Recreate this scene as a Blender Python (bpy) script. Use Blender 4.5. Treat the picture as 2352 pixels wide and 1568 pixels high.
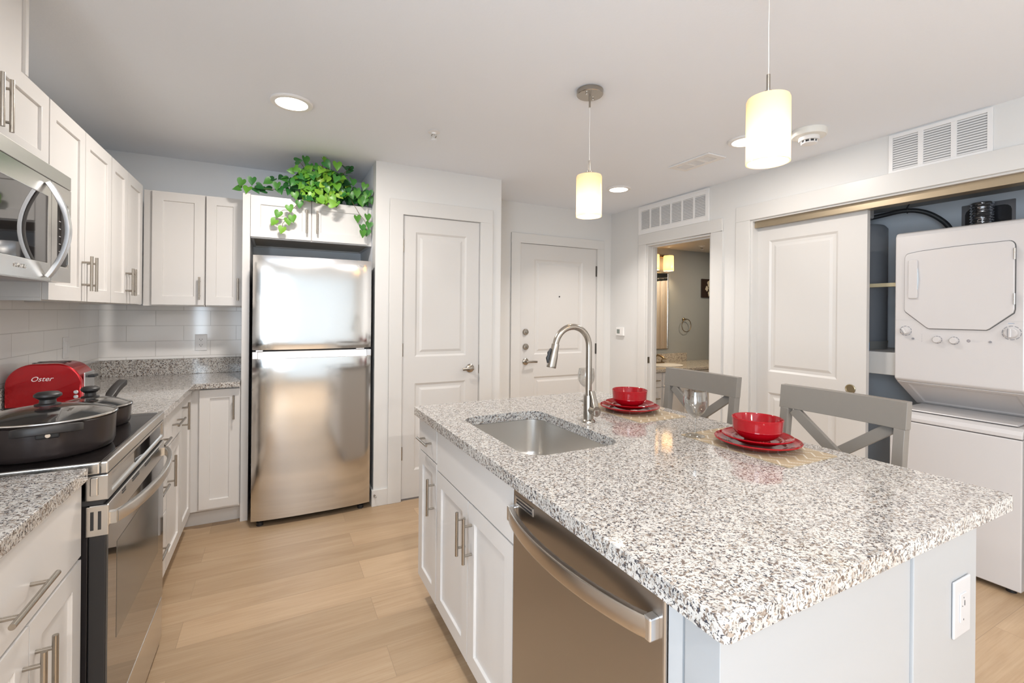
import bpy, bmesh, math, random
from mathutils import Vector, Matrix
random.seed(7)
S = bpy.context.scene
PI = math.pi
for o in list(bpy.data.objects): bpy.data.objects.remove(o)

# ------------------------------------------------------------ camera, world, light, exposure
cd = bpy.data.cameras.new('camera'); cam = bpy.data.objects.new('camera', cd); S.collection.objects.link(cam)
cd.sensor_fit = 'HORIZONTAL'; cd.sensor_width = 36.0
cd.lens = 1059.05 / 2352 * 36.0
cd.shift_y = -(784 - 718.35) / 2352
cd.clip_start = 0.02
yaw, roll = math.radians(27.15), math.radians(0.535)
fw = Vector((math.sin(yaw), math.cos(yaw), 0)); rt = Vector((math.cos(yaw), -math.sin(yaw), 0)); up = Vector((0, 0, 1))
r2 = rt * math.cos(roll) + up * math.sin(roll); u2 = -rt * math.sin(roll) + up * math.cos(roll)
M = Matrix((r2, u2, -fw)).transposed().to_4x4(); M.translation = Vector((0, 0, 1.374))
cam.matrix_world = M
S.camera = cam
S.view_settings.view_transform = 'Standard'
try: S.view_settings.look = 'None'
except Exception: pass
S.view_settings.gamma = 1.0
S.view_settings.use_curve_mapping = False
S.view_settings.exposure = 1.36
S.cycles.max_bounces = 9; S.cycles.diffuse_bounces = 5; S.cycles.glossy_bounces = 4
S.cycles.transmission_bounces = 7; S.cycles.transparent_max_bounces = 10
S.cycles.caustics_reflective = False; S.cycles.caustics_refractive = False
S.cycles.sample_clamp_indirect = 4.0
S.cycles.use_denoising = True
S.cycles.blur_glossy = 0.5

w = bpy.data.worlds.new('world'); S.world = w; w.use_nodes = True
bg = w.node_tree.nodes['Background']; bg.inputs[0].default_value = (0.75, 0.86, 1, 1); bg.inputs[1].default_value = 0.25

def area(name, loc, rot, sx, sy, power, col, spread=PI):
    l = bpy.data.lights.new(name, 'AREA'); l.shape = 'RECTANGLE'; l.size = sx; l.size_y = sy
    l.energy = power; l.color = col; l.spread = spread
    o = bpy.data.objects.new(name, l); o.location = loc; o.rotation_euler = rot
    S.collection.objects.link(o); return o
DAY = (0.74, 0.87, 1.0); WARM = (1.0, 0.93, 0.86)
YB = -3.6            # wall with the patio windows, behind the camera
area('daylight_patio', (1.15, YB + 0.012, 1.1), (PI / 2, 0, 0), 2.9, 1.95, 13, DAY)
area('daylight_narrow', (-0.62, YB + 0.012, 1.25), (PI / 2, 0, 0), 0.45, 1.6, 4.5, DAY)
area('side_fill_light', (-1.037, -0.8, 1.35), (PI / 2, 0, -PI / 2), 1.3, 1.3, 32, DAY)  # added fill from the left, brightens the island side and right wall

# ------------------------------------------------------------ materials
MATS = {}
def mat(name, col, rough=0.5, metal=0.0, **kw):
    if name in MATS: return MATS[name]
    m = bpy.data.materials.new(name); m.use_nodes = True
    b = m.node_tree.nodes['Principled BSDF']
    b.inputs['Base Color'].default_value = (*col, 1); b.inputs['Roughness'].default_value = rough
    b.inputs['Metallic'].default_value = metal
    for k, v in kw.items():
        key = k.replace('_', ' ')
        b.inputs[key].default_value = v if not isinstance(v, tuple) else (*v, 1)
    MATS[name] = m; return m
def nt(m): return m.node_tree, m.node_tree.nodes, m.node_tree.links, m.node_tree.nodes['Principled BSDF']
def coords(m, scale=(1, 1, 1), rot=(0, 0, 0)):
    t, n, l, b = nt(m)
    g = n.new('ShaderNodeNewGeometry'); mp = n.new('ShaderNodeMapping')
    mp.inputs['Scale'].default_value = scale; mp.inputs['Rotation'].default_value = rot
    l.new(g.outputs['Position'], mp.inputs['Vector']); return mp.outputs[0]
def noise(m, vec, scale, detail=2, rough=0.5, dist=0.0):
    t, n, l, b = nt(m); x = n.new('ShaderNodeTexNoise')
    x.inputs['Scale'].default_value = scale; x.inputs['Detail'].default_value = detail
    x.inputs['Roughness'].default_value = rough; x.inputs['Distortion'].default_value = dist
    l.new(vec, x.inputs['Vector']); return x.outputs['Fac']
def ramp(m, fac, stops, interp='LINEAR'):
    t, n, l, b = nt(m); x = n.new('ShaderNodeValToRGB'); x.color_ramp.interpolation = interp
    while len(x.color_ramp.elements) < len(stops): x.color_ramp.elements.new(0.5)
    for e, (p, c) in zip(x.color_ramp.elements, stops):
        e.position = p; e.color = (*c, 1) if isinstance(c, tuple) else (c, c, c, 1)
    l.new(fac, x.inputs[0]); return x.outputs[0]
def mix(m, fac, a, c, mode='MIX'):
    t, n, l, b = nt(m); x = n.new('ShaderNodeMix'); x.data_type = 'RGBA'; x.blend_type = mode
    for s, v in ((x.inputs[0], fac), (x.inputs[6], a), (x.inputs[7], c)):
        if isinstance(v, (int, float)): s.default_value = v
        elif isinstance(v, tuple): s.default_value = (*v, 1)
        else: l.new(v, s)
    return x.outputs[2]
def bump(m, h, strength=0.1, dist=0.01):
    t, n, l, b = nt(m); x = n.new('ShaderNodeBump'); x.inputs['Strength'].default_value = strength
    x.inputs['Distance'].default_value = dist; l.new(h, x.inputs['Height']); l.new(x.outputs[0], b.inputs['Normal'])

def painted(name, col, rough=0.6, bs=0.04, sc=120):
    m = mat(name, col, rough); v = coords(m); f = noise(m, v, sc, 3)
    if bs > 0.02: bump(m, f, bs, 0.003)
    f2 = noise(m, v, 1.7, 2); nt(m)[2].new(mix(m, 0.02, col, ramp(m, f2, [(0.3, tuple(c * .9 for c in col)), (0.7, col)])), nt(m)[3].inputs['Base Color'])
    return m
WALL = painted('wall_paint', (0.71, 0.705, 0.69))
CEIL = painted('ceiling_paint', (0.83, 0.87, 0.93), 0.9, 0.15, 90)
GREYWALL = painted('grey_wall_paint', (0.70, 0.735, 0.78))
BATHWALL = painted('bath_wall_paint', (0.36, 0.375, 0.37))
BACKWALL = painted('soft_grey_wall_paint', (0.84, 0.875, 0.915))
TRIM = painted('trim_paint', (0.68, 0.67, 0.65), 0.35, 0.01)
DOORM = painted('door_paint', (0.65, 0.635, 0.615), 0.4, 0.0)
CAB = painted('cabinet_paint', (0.69, 0.675, 0.66), 0.33, 0.008)
CABIN = mat('cabinet_raw_underside', (0.50, 0.44, 0.36), 0.6)
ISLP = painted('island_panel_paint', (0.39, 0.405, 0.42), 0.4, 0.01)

def granite(name, base=(0.80, 0.785, 0.76), dens=0.0):
    m = mat(name, base, 0.07, 0.0); t, n, l, b = nt(m)
    v = coords(m, (1, 1, 1)); v2 = coords(m, (1.0, 1.5, 1.0), (0.2, 0.1, 0.7)); v3 = coords(m, (1.4, 1, 1), (0.5, 0.3, 0.2))
    a = ramp(m, noise(m, v, 40, 3, 0.6), [(0.35, tuple(c * .74 for c in base)), (0.5, base), (0.7, tuple(min(1, c * 1.07) for c in base))])
    f1 = ramp(m, noise(m, v2, 115, 2.5, 0.62, 0.6), [(0.555 - dens, 0.0), (0.60 - dens, 1.0)])
    c1 = ramp(m, noise(m, v, 70, 1), [(0.4, (0.15, 0.115, 0.095)), (0.62, (0.34, 0.29, 0.245))])
    f2 = ramp(m, noise(m, v3, 150, 2.5, 0.6, 0.8), [(0.59 - dens, 0.0), (0.63 - dens, 1.0)])
    x = mix(m, f1, a, c1)
    x = mix(m, f2, x, (0.055, 0.055, 0.065))
    l.new(x, b.inputs['Base Color']); 
    return m
GRAN = granite('speckled_granite', (0.56, 0.545, 0.52), 0.030)
GRANB = granite('bath_granite', (0.62, 0.56, 0.47), 0.01)

def wood_floor():
    m = mat('oak_plank_floor', (0.5, 0.36, 0.24), 0.42); t, n, l, b = nt(m)
    g = n.new('ShaderNodeNewGeometry')
    br = n.new('ShaderNodeTexBrick'); br.inputs['Scale'].default_value = 1; br.offset = 0.37; br.offset_frequency = 2
    br.inputs['Brick Width'].default_value = 1.22; br.inputs['Row Height'].default_value = 0.18
    br.inputs['Mortar Size'].default_value = 0.0009; br.inputs['Mortar Smooth'].default_value = 0.0; br.inputs['Bias'].default_value = 0
    br.inputs['Color1'].default_value = (0, 0, 0, 1); br.inputs['Color2'].default_value = (1, 1, 1, 1); br.inputs['Mortar'].default_value = (.5, .5, .5, 1)
    mp = n.new('ShaderNodeMapping'); mp.inputs['Location'].default_value = (0.35, 0.06, 0)
    l.new(g.outputs['Position'], mp.inputs['Vector']); l.new(mp.outputs[0], br.inputs['Vector'])
    # per plank shift of the grain
    sc = n.new('ShaderNodeVectorMath'); sc.operation = 'SCALE'; sc.inputs[3].default_value = 37
    l.new(br.outputs['Color'], sc.inputs[0])
    ad = n.new('ShaderNodeVectorMath'); ad.operation = 'ADD'; l.new(g.outputs['Position'], ad.inputs[0]); l.new(sc.outputs[0], ad.inputs[1])
    m2 = n.new('ShaderNodeMapping'); m2.inputs['Scale'].default_value = (1.0, 9, 1); l.new(ad.outputs[0], m2.inputs['Vector'])
    g1 = noise(m, m2.outputs[0], 1.6, 5, 0.55, 0.8)
    m3 = n.new('ShaderNodeMapping'); m3.inputs['Scale'].default_value = (3, 90, 1); l.new(ad.outputs[0], m3.inputs['Vector'])
    g2 = noise(m, m3.outputs[0], 1.5, 3, 0.6)
    base = ramp(m, g1, [(0.3, (0.42, 0.285, 0.170)), (0.5, (0.475, 0.332, 0.204)), (0.7, (0.52, 0.376, 0.238))])
    base = mix(m, 0.16, base, ramp(m, g2, [(0.35, (0.33, 0.23, 0.14)), (0.65, (0.60, 0.47, 0.34))]))
    tone = ramp(m, br.outputs['Color'], [(0.0, (0.84, 0.83, 0.815)), (1.0, (1.10, 1.10, 1.11))])
    base = mix(m, 1.0, base, tone, 'MULTIPLY')
    base = mix(m, br.outputs['Fac'], base, (0.33, 0.235, 0.15))
    l.new(base, b.inputs['Base Color']); bump(m, g2, 0.03, 0.002)
    return m
FLOOR = wood_floor()

def tile():
    m = mat('glossy_wall_tile', (0.74, 0.73, 0.715), 0.08); t, n, l, b = nt(m)
    g = n.new('ShaderNodeNewGeometry'); sx = n.new('ShaderNodeSeparateXYZ'); l.new(g.outputs['Position'], sx.inputs[0])
    a = n.new('ShaderNodeMath'); a.operation = 'ADD'; l.new(sx.outputs[0], a.inputs[0]); l.new(sx.outputs[1], a.inputs[1])
    c = n.new('ShaderNodeCombineXYZ'); l.new(a.outputs[0], c.inputs[0]); l.new(sx.outputs[2], c.inputs[1])
    mp = n.new('ShaderNodeMapping'); mp.inputs['Location'].default_value = (0.128, 0.016, 0); l.new(c.outputs[0], mp.inputs['Vector'])
    br = n.new('ShaderNodeTexBrick'); br.inputs['Scale'].default_value = 1; br.offset = 0.5
    br.inputs['Brick Width'].default_value = 0.32; br.inputs['Row Height'].default_value = 0.1065
    br.inputs['Mortar Size'].default_value = 0.0022; br.inputs['Mortar Smooth'].default_value = 0.3
    br.inputs['Color1'].default_value = (0.86, 0.85, 0.84, 1); br.inputs['Color2'].default_value = (0.89, 0.885, 0.875, 1)
    br.inputs['Mortar'].default_value = (0.66, 0.65, 0.635, 1)
    l.new(mp.outputs[0], br.inputs['Vector']); l.new(br.outputs['Color'], b.inputs['Base Color'])
    inv = n.new('ShaderNodeMath'); inv.operation = 'SUBTRACT'; inv.inputs[0].default_value = 1; l.new(br.outputs['Fac'], inv.inputs[1])
    bump(m, inv.outputs[0], 0.4, 0.002)
    return m
TILE = tile()

def brushed(name, col, rough, axis='x', s=0.06):
    m = mat(name, col, rough, 1.0); sc = {'x': (2, 2, 700), 'z': (700, 700, 2), 'y': (2, 2, 600)}[axis]
    v = coords(m, sc); bump(m, noise(m, v, 1.0, 2), s, 0.001); return m
STEEL = brushed('brushed_stainless', (0.66, 0.64, 0.61), 0.24, 'x', 0.10)
STEELD = brushed('brushed_dark_stainless', (0.43, 0.41, 0.39), 0.30, 'x', 0.08)
FRIDGE = brushed('fridge_stainless', (0.68, 0.67, 0.655), 0.12, 'x', 0.0)
FRIDGE.node_tree.nodes['Principled BSDF'].inputs['Anisotropic'].default_value = 0.6
SINKM = brushed('sink_stainless', (0.66, 0.64, 0.61), 0.30, 'x', 0.015)
NICKEL = mat('brushed_nickel', (0.40, 0.365, 0.32), 0.26, 1.0)
CHROME = mat('chrome', (0.75, 0.73, 0.70), 0.12, 1.0)
SATIN = mat('satin_silver', (0.80, 0.81, 0.83), 0.30, 1.0)
BLACK = mat('black_plastic', (0.02, 0.02, 0.022), 0.4)
DARK = mat('dark_gap', (0.03, 0.03, 0.032), 0.7)
BGLASS = mat('black_glass', (0.012, 0.010, 0.010), 0.03, 0.0)
BGLASS.node_tree.nodes['Principled BSDF'].inputs['Specular IOR Level'].default_value = 0.9
OVENG = mat('tinted_oven_glass', (0.03, 0.026, 0.022), 0.05, 0.0, Specular_IOR_Level=1.0, Coat_Weight=0.6, Coat_Roughness=0.02, Coat_IOR=2.0)
FSIDE = mat('fridge_grey_side', (0.10, 0.105, 0.12), 0.45)
WHITEP = mat('white_plastic', (0.82, 0.81, 0.80), 0.35)
WHITEA = mat('white_enamel', (0.59, 0.57, 0.565), 0.22)
OUTM = mat('outlet_white', (0.86, 0.86, 0.87), 0.3)
GREYP = mat('grey_print', (0.25, 0.25, 0.27), 0.6)
BLUEP = mat('blue_print', (0.05, 0.25, 0.5), 0.5)
REDC = mat('red_glaze', (0.31, 0.002, 0.007), 0.10, 0.0)
REDT = mat('red_metallic', (0.52, 0.006, 0.012), 0.20, 0.75, Coat_Weight=0.8, Coat_Roughness=0.04)
POT = mat('nonstick_pot', (0.040, 0.031, 0.030), 0.28, 0.4)
POTIN = mat('nonstick_inside', (0.05, 0.05, 0.05), 0.4)
BAKE = mat('dark_bakelite', (0.022, 0.020, 0.020), 0.42)
CHAIRM = painted('grey_chair_paint', (0.20, 0.182, 0.16), 0.42, 0.03, 60)
LEAFS = []
def glassmat(name, col=(1, 1, 1), rough=0.0, ior=1.45, tint=0.0):
    # thin clear glass: a mix of transparency and mirror by Fresnel
    m = bpy.data.materials.new(name); m.use_nodes = True; t = m.node_tree; n = t.nodes; l = t.links; n.clear()
    o = n.new('ShaderNodeOutputMaterial'); tr = n.new('ShaderNodeBsdfTransparent'); tr.inputs[0].default_value = (*col, 1)
    gl = n.new('ShaderNodeBsdfGlossy'); gl.inputs['Roughness'].default_value = max(rough, 0.02)
    lw = n.new('ShaderNodeLayerWeight'); lw.inputs[0].default_value = 0.5; pw = n.new('ShaderNodeMath'); pw.operation = 'POWER'; pw.inputs[1].default_value = 2.6
    mr = n.new('ShaderNodeMapRange'); mr.inputs[3].default_value = (ior - 1) ** 2 / (ior + 1) ** 2; mr.inputs[4].default_value = 0.85; mx = n.new('ShaderNodeMixShader')
    l.new(lw.outputs['Facing'], pw.inputs[0]); l.new(pw.outputs[0], mr.inputs[0])
    l.new(mr.outputs[0], mx.inputs[0]); l.new(tr.outputs[0], mx.inputs[1]); l.new(gl.outputs[0], mx.inputs[2]); l.new(mx.outputs[0], o.inputs[0])
    return m
def realglass(name, col):
    return mat(name, col, 0.0, 0.0, Transmission_Weight=1.0, IOR=1.47)
WINEG = glassmat('wine_glass', (0.93, 0.93, 0.92), 0.02, 1.9); LIDG = realglass('lid_glass', (.98, .98, .96))
PANE = glassmat('window_pane', (0.93, 0.95, 0.95), 0.0, 1.45)
def emis(name, col, st):
    m = bpy.data.materials.new(name); m.use_nodes = True; b = m.node_tree.nodes['Principled BSDF']
    b.inputs['Base Color'].default_value = (*col, 1); b.inputs['Emission Color'].default_value = (*col, 1); b.inputs['Emission Strength'].default_value = st
    return m
LEDM = emis('warm_led_lens', (1.0, 0.88, 0.72), 3.5)
def shade_mat():
    m = bpy.data.materials.new('opal_glass_shade'); m.use_nodes = True; t = m.node_tree; n = t.nodes; l = t.links; n.clear()
    o = n.new('ShaderNodeOutputMaterial'); d = n.new('ShaderNodeBsdfDiffuse'); d.inputs[0].default_value = (0.92, 0.82, 0.68, 1)
    tr = n.new('ShaderNodeBsdfTranslucent'); tr.inputs[0].default_value = (0.95, 0.84, 0.68, 1)
    g = n.new('ShaderNodeBsdfGlossy'); g.inputs['Roughness'].default_value = 0.12
    a = n.new('ShaderNodeMixShader'); a.inputs[0].default_value = 0.6; l.new(d.outputs[0], a.inputs[1]); l.new(tr.outputs[0], a.inputs[2])
    c = n.new('ShaderNodeMixShader'); c.inputs[0].default_value = 0.05; l.new(a.outputs[0], c.inputs[1]); l.new(g.outputs[0], c.inputs[2])
    l.new(c.outputs[0], o.inputs[0]); return m
OPAL = shade_mat()

# ------------------------------------------------------------ mesh helpers
X, Y, Z = Vector((1, 0, 0)), Vector((0, 1, 0)), Vector((0, 0, 1))
def nb(): return bmesh.new()
def box(bm, x0, x1, y0, y1, z0, z1):
    if x0 > x1: x0, x1 = x1, x0
    if y0 > y1: y0, y1 = y1, y0
    if z0 > z1: z0, z1 = z1, z0
    v = [bm.verts.new((x, y, z)) for x in (x0, x1) for y in (y0, y1) for z in (z0, z1)]
    for f in ((0, 1, 3, 2), (4, 6, 7, 5), (0, 4, 5, 1), (2, 3, 7, 6), (0, 2, 6, 4), (1, 5, 7, 3)):
        bm.faces.new([v[i] for i in f])
    return bm
def fbox(bm, fr, a0, a1, b0, b1, c0, c1):
    o, u, v, n = fr
    vs = [bm.verts.new(o + u * a + v * b + n * c) for a in (a0, a1) for b in (b0, b1) for c in (c0, c1)]
    for f in ((0, 1, 3, 2), (4, 6, 7, 5), (0, 4, 5, 1), (2, 3, 7, 6), (0, 2, 6, 4), (1, 5, 7, 3)):
        bm.faces.new([vs[i] for i in f])
    return bm
def rect_loop(a0, a1, b0, b1, d):
    return [(a0 + d, b0 + d), (a1 - d, b0 + d), (a1 - d, b1 - d), (a0 + d, b1 - d)]
def paneled(bm, fr, W, H, T, panels, rings):
    """slab in frame fr (o,u,v,n), front at n=T, with rings [(inset,depth)...] sunk in each (a0,a1,b0,b1)."""
    o, u, v, n = fr
    P = lambda a, b, c: bm.verts.new(o + u * a + v * b + n * c)
    As = sorted({0, W, *[p[0] for p in panels], *[p[1] for p in panels]}); Bs = sorted({0, H, *[p[2] for p in panels], *[p[3] for p in panels]})
    G = {(a, b): P(a, b, T) for a in As for b in Bs}
    for i in range(len(As) - 1):
        for j in range(len(Bs) - 1):
            a0, a1, b0, b1 = As[i], As[i + 1], Bs[j], Bs[j + 1]
            if any(p[0] <= a0 + 1e-6 and a1 <= p[1] + 1e-6 and p[2] <= b0 + 1e-6 and b1 <= p[3] + 1e-6 for p in panels): continue
            bm.faces.new([G[a0, b0], G[a1, b0], G[a1, b1], G[a0, b1]])
    for p in panels:
        prev = [G[x] for x in ((p[0], p[2]), (p[1], p[2]), (p[1], p[3]), (p[0], p[3]))]
        for ins, dep in rings:
            cur = [P(a, b, T + dep) for a, b in rect_loop(*p, ins)]
            for k in range(4): bm.faces.new([prev[k], prev[(k + 1) % 4], cur[(k + 1) % 4], cur[k]])
            prev = cur
        bm.faces.new(prev)
    bc = [P(0, 0, 0), P(W, 0, 0), P(W, H, 0), P(0, H, 0)]
    fc = [G[0, 0], G[W, 0], G[W, H], G[0, H]]
    for k in range(4): bm.faces.new([bc[k], bc[(k + 1) % 4], fc[(k + 1) % 4], fc[k]])
    bm.faces.new(bc[::-1])
    return bm
SHAKER = [(0.0012, -0.009)]
MOULD = [(0.014, -0.009), (0.034, -0.009), (0.052, -0.0025)]
def lathe(bm, prof, c=(0, 0, 0), seg=48, axis='z', close=False):
    """prof = [(r,h)...]; axis z up from c."""
    c = Vector(c); rings = []
    for r, h in prof:
        ring = []
        if r < 1e-6: ring = [bm.verts.new(_ax(c, 0, 0, h, axis))]
        else:
            for i in range(seg):
                a = 2 * PI * i / seg; ring.append(bm.verts.new(_ax(c, r * math.cos(a), r * math.sin(a), h, axis)))
        rings.append(ring)
    pairs = list(zip(rings, rings[1:]))
    if close: pairs.append((rings[-1], rings[0]))
    for A, B in pairs:
        for i in range(seg):
            j = (i + 1) % seg
            if len(A) == 1 and len(B) == 1: break
            if len(A) == 1: bm.faces.new([A[0], B[j], B[i]])
            elif len(B) == 1: bm.faces.new([A[i], A[j], B[0]])
            else: bm.faces.new([A[i], A[j], B[j], B[i]])
    return bm
def _ax(c, a, b, h, axis):
    if axis == 'z': return c + Vector((a, b, h))
    if axis == 'x': return c + Vector((h, a, b))
    if axis == '-x': return c + Vector((-h, a, b))
    if axis == '-y': return c + Vector((a, -h, b))
    if axis == '-z': return c + Vector((a, b, -h))
    return c + Vector((a, h, b))
def cyl(bm, c, r, h, axis='z', seg=24, r2_=None):
    return lathe(bm, [(0, 0), (r, 0), (r if r2_ is None else r2_, h), (0, h)], c, seg, axis)
def smooth_path(pts, n=6):
    pts = [Vector(p) for p in pts]; out = []
    for i in range(len(pts) - 1):
        p0 = pts[max(i - 1, 0)]; p1 = pts[i]; p2 = pts[i + 1]; p3 = pts[min(i + 2, len(pts) - 1)]
        for k in range(n):
            t = k / n
            out.append(0.5 * ((2 * p1) + (-p0 + p2) * t + (2 * p0 - 5 * p1 + 4 * p2 - p3) * t * t + (-p0 + 3 * p1 - 3 * p2 + p3) * t ** 3))
    out.append(pts[-1]); return out
def tube(bm, pts, r, seg=12, caps=True, flat=None):
    """r: radius or list; flat=(ru,rv,updir) gives a rounded flat section"""
    pts = [Vector(p) for p in pts]; N = len(pts); rings = []
    t0 = (pts[1] - pts[0]).normalized()
    ref = Vector(flat[2]) if flat else (Z if abs(t0.z) < 0.9 else X)
    nprev = (ref - t0 * ref.dot(t0)).normalized()
    for i, p in enumerate(pts):
        t = (pts[min(i + 1, N - 1)] - pts[max(i - 1, 0)]).normalized()
        nn = nprev - t * nprev.dot(t)
        nn = nn.normalized() if nn.length > 1e-6 else nprev
        nprev = nn; bb = t.cross(nn)
        rr = r[i] if isinstance(r, (list, tuple)) else r
        ring = []
        for k in range(seg):
            a = 2 * PI * k / seg
            if flat:
                ca, sa = math.cos(a), math.sin(a); e = 0.35
                qa = math.copysign(abs(ca) ** e, ca) * flat[0]; qb = math.copysign(abs(sa) ** e, sa) * flat[1]
                s = rr; ring.append(bm.verts.new(p + nn * qa * s + bb * qb * s))
            else: ring.append(bm.verts.new(p + (nn * math.cos(a) + bb * math.sin(a)) * rr))
        rings.append(ring)
    for A, B in zip(rings, rings[1:]):
        for k in range(seg): bm.faces.new([A[k], A[(k + 1) % seg], B[(k + 1) % seg], B[k]])
    if caps: bm.faces.new(rings[0][::-1]); bm.faces.new(rings[-1])
    return bm
def prism(bm, poly, fr, c0, c1):
    o, u, v, n = fr
    A = [bm.verts.new(o + u * a + v * b + n * c0) for a, b in poly]; B = [bm.verts.new(o + u * a + v * b + n * c1) for a, b in poly]
    k = len(poly)
    for i in range(k): bm.faces.new([A[i], A[(i + 1) % k], B[(i + 1) % k], B[i]])
    bm.faces.new(A[::-1]); bm.faces.new(B); return bm
def round_rect(a0, a1, b0, b1, r, seg=5):
    out = []
    for (ca, cb, s) in ((a1 - r, b1 - r, 0), (a0 + r, b1 - r, 1), (a0 + r, b0 + r, 2), (a1 - r, b0 + r, 3)):
        for k in range(seg + 1):
            t = PI / 2 * (s + k / seg); out.append((ca + r * math.cos(t), cb + r * math.sin(t)))
    return out

def prop(o, label=None, cat=None, group=None, kind=None):
    if label: o['label'] = label
    if cat: o['category'] = cat
    if group: o['group'] = group
    if kind: o['kind'] = kind
    return o
def wloc(o):
    v = Vector(o.location)
    while o.parent: o = o.parent; v += Vector(o.location)
    return v
def obj(name, bm, m, parent=None, bev=0.0, smooth=False, local=False, at=None, segs=2, label=None):
    """one mesh object; geometry is in world axes; origin goes to `at` (world) or to the parent's origin"""
    bmesh.ops.remove_doubles(bm, verts=bm.verts, dist=1e-6)
    bmesh.ops.recalc_face_normals(bm, faces=bm.faces)
    org = Vector((0, 0, 0)) if local else (Vector(at) if at is not None else (wloc(parent) if parent else None))
    if org is None:
        xs = [v.co for v in bm.verts]
        org = Vector(((min(v.x for v in xs) + max(v.x for v in xs)) / 2, (min(v.y for v in xs) + max(v.y for v in xs)) / 2, min(v.z for v in xs)))
    if not local: bmesh.ops.translate(bm, vec=-org, verts=bm.verts)
    me = bpy.data.meshes.new(name); bm.to_mesh(me); bm.free()
    me.materials.append(m)
    if smooth:
        for p in me.polygons: p.use_smooth = True
    o = bpy.data.objects.new(name, me); S.collection.objects.link(o)
    if parent:
        o.parent = parent
        if not local and at is not None: o.location = org - wloc(parent)
    elif not local: o.location = org
    if bev:
        b = o.modifiers.new('bevel', 'BEVEL'); b.width = bev; b.segments = segs; b.limit_method = 'ANGLE'; b.angle_limit = math.radians(40)
        b.harden_normals = False
    if smooth:
        set_auto(o)
    if label: o['label'] = label
    return o
def set_auto(o, ang=38):
    me = o.data
    try: me.set_sharp_from_angle(angle=math.radians(ang))
    except Exception: pass
def thing(name, label, cat, loc=(0, 0, 0), rz=0, group=None):
    o = bpy.data.objects.new(name, None); S.collection.objects.link(o); o.location = loc; o.rotation_euler = (0, 0, rz)
    o.empty_display_size = 0.1
    return prop(o, label, cat, group)
def copy_tree(o, parent=None):
    c = o.copy(); S.collection.objects.link(c)
    if parent: c.parent = parent; c.matrix_parent_inverse = o.matrix_parent_inverse
    for ch in list(o.children): copy_tree(ch, c)
    return c
def struct(name, bm, m, bev=0.0, parent=None, smooth=False):
    o = obj(name, bm, m, parent, bev, smooth)
    if not parent: o['kind'] = 'structure'
    return o
def text(name, s, size, fr, m, parent, depth=0.0006, shear=0.0, align='CENTER', sx=1.0):
    o_, u, v, n = fr
    cu = bpy.data.curves.new('t', 'FONT'); cu.body = s; cu.size = size; cu.extrude = depth; cu.align_x = align; cu.align_y = 'CENTER'; cu.shear = shear
    cu.resolution_u = 3
    t = bpy.data.objects.new('t', cu); S.collection.objects.link(t)
    bpy.context.view_layer.update()
    me = bpy.data.meshes.new_from_object(t.evaluated_get(bpy.context.evaluated_depsgraph_get()))
    bpy.data.objects.remove(t); bpy.data.curves.remove(cu)
    bm = nb(); bm.from_mesh(me); bpy.data.meshes.remove(me)
    for q in bm.verts: q.co = o_ + u * q.co.x * sx + v * q.co.y + n * q.co.z
    return obj(name, bm, m, parent)
def bar_pull(fr, a, b, L, vert, parent, name='handle', m=None, so=0.032, r=0.0058):
    """bar handle centred at (a,b) on face of frame fr at n=0"""
    o, u, v, n = fr; d = v if vert else u; c = o + u * a + v * b
    bm = nb(); tube(bm, [c + n * so - d * L / 2, c + n * so + d * L / 2], r, 14)
    for s in (-1, 1): tube(bm, [c + d * s * L * 0.32 - n * 0.001, c + d * s * L * 0.32 + n * so], 0.0045, 10)
    return obj(name, bm, m or NICKEL, parent, smooth=True)
DF = 0.057
def cab_door(fr, W, H, parent, name='door', T=0.019, flat=False, s=DF):
    bm = nb()
    if flat: fbox(bm, fr, 0, W, 0, H, 0, T)
    else: paneled(bm, fr, W, H, T, [(s, W - s, s, H - s)], SHAKER)
    return obj(name, bm, CAB, parent, bev=0.0015)
def up_frame(fr, dn): return (fr[0] + fr[3] * dn, fr[1], fr[2], fr[3])
def off(fr, a=0, b=0, c=0): return (fr[0] + fr[1] * a + fr[2] * b + fr[3] * c, fr[1], fr[2], fr[3])

# ------------------------------------------------------------ the room
WX, RX, BY, PY, EY, H = -1.049, 3.204, 3.978, 3.339, 3.931, 2.44
PX0, PX1 = 0.624, 1.607
struct('floor', box(nb(), WX - .15, 6.0, YB - .15, 4.9, -0.08, 0), FLOOR)
struct('ceiling', box(nb(), WX - .15, RX + 0.116, YB - .15, 4.1, H, H + .08), CEIL)
bm = nb()   # left wall; its unseen side window is added to brighten the room
for b in ((YB, -1.5, 0, H), (-.1, BY, 0, H), (-1.5, -.1, 0, .65), (-1.5, -.1, 2.05, H)): box(bm, WX - .12, WX, b[0], b[1], b[2], b[3])
struct('wall_left', bm, WALL)
struct('wall_back', box(nb(), WX, PX0 + .1, BY, BY + .1, 0, H), BACKWALL)
# pantry closet block beside the fridge
DX0, DX1, DT = 0.821, 1.418, 2.075
bm = nb()
box(bm, PX0, DX0 - .012, PY, PY + .11, 0, H); box(bm, DX1 + .012, PX1, PY, PY + .11, 0, H); box(bm, DX0 - .012, DX1 + .012, PY, PY + .11, DT + .012, H)
box(bm, PX1 - .1, PX1, PY + .11, EY, 0, H)
struct('wall_pantry', bm, WALL)
struct('wall_niche', box(nb(), PX0, PX0 + .1, PY + .11, BY, 0, H), BACKWALL)
bm = nb(); EX0, EX1, ET = 2.103, 3.012, 2.05
box(bm, PX1 - .1, EX0 - .012, EY, EY + .15, 0, H); box(bm, EX1 + .012, RX + .116, EY, EY + .15, 0, H); box(bm, EX0 - .012, EX1 + .012, EY, EY + .15, ET + .012, H)
struct('wall_entry', bm, WALL)
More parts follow.
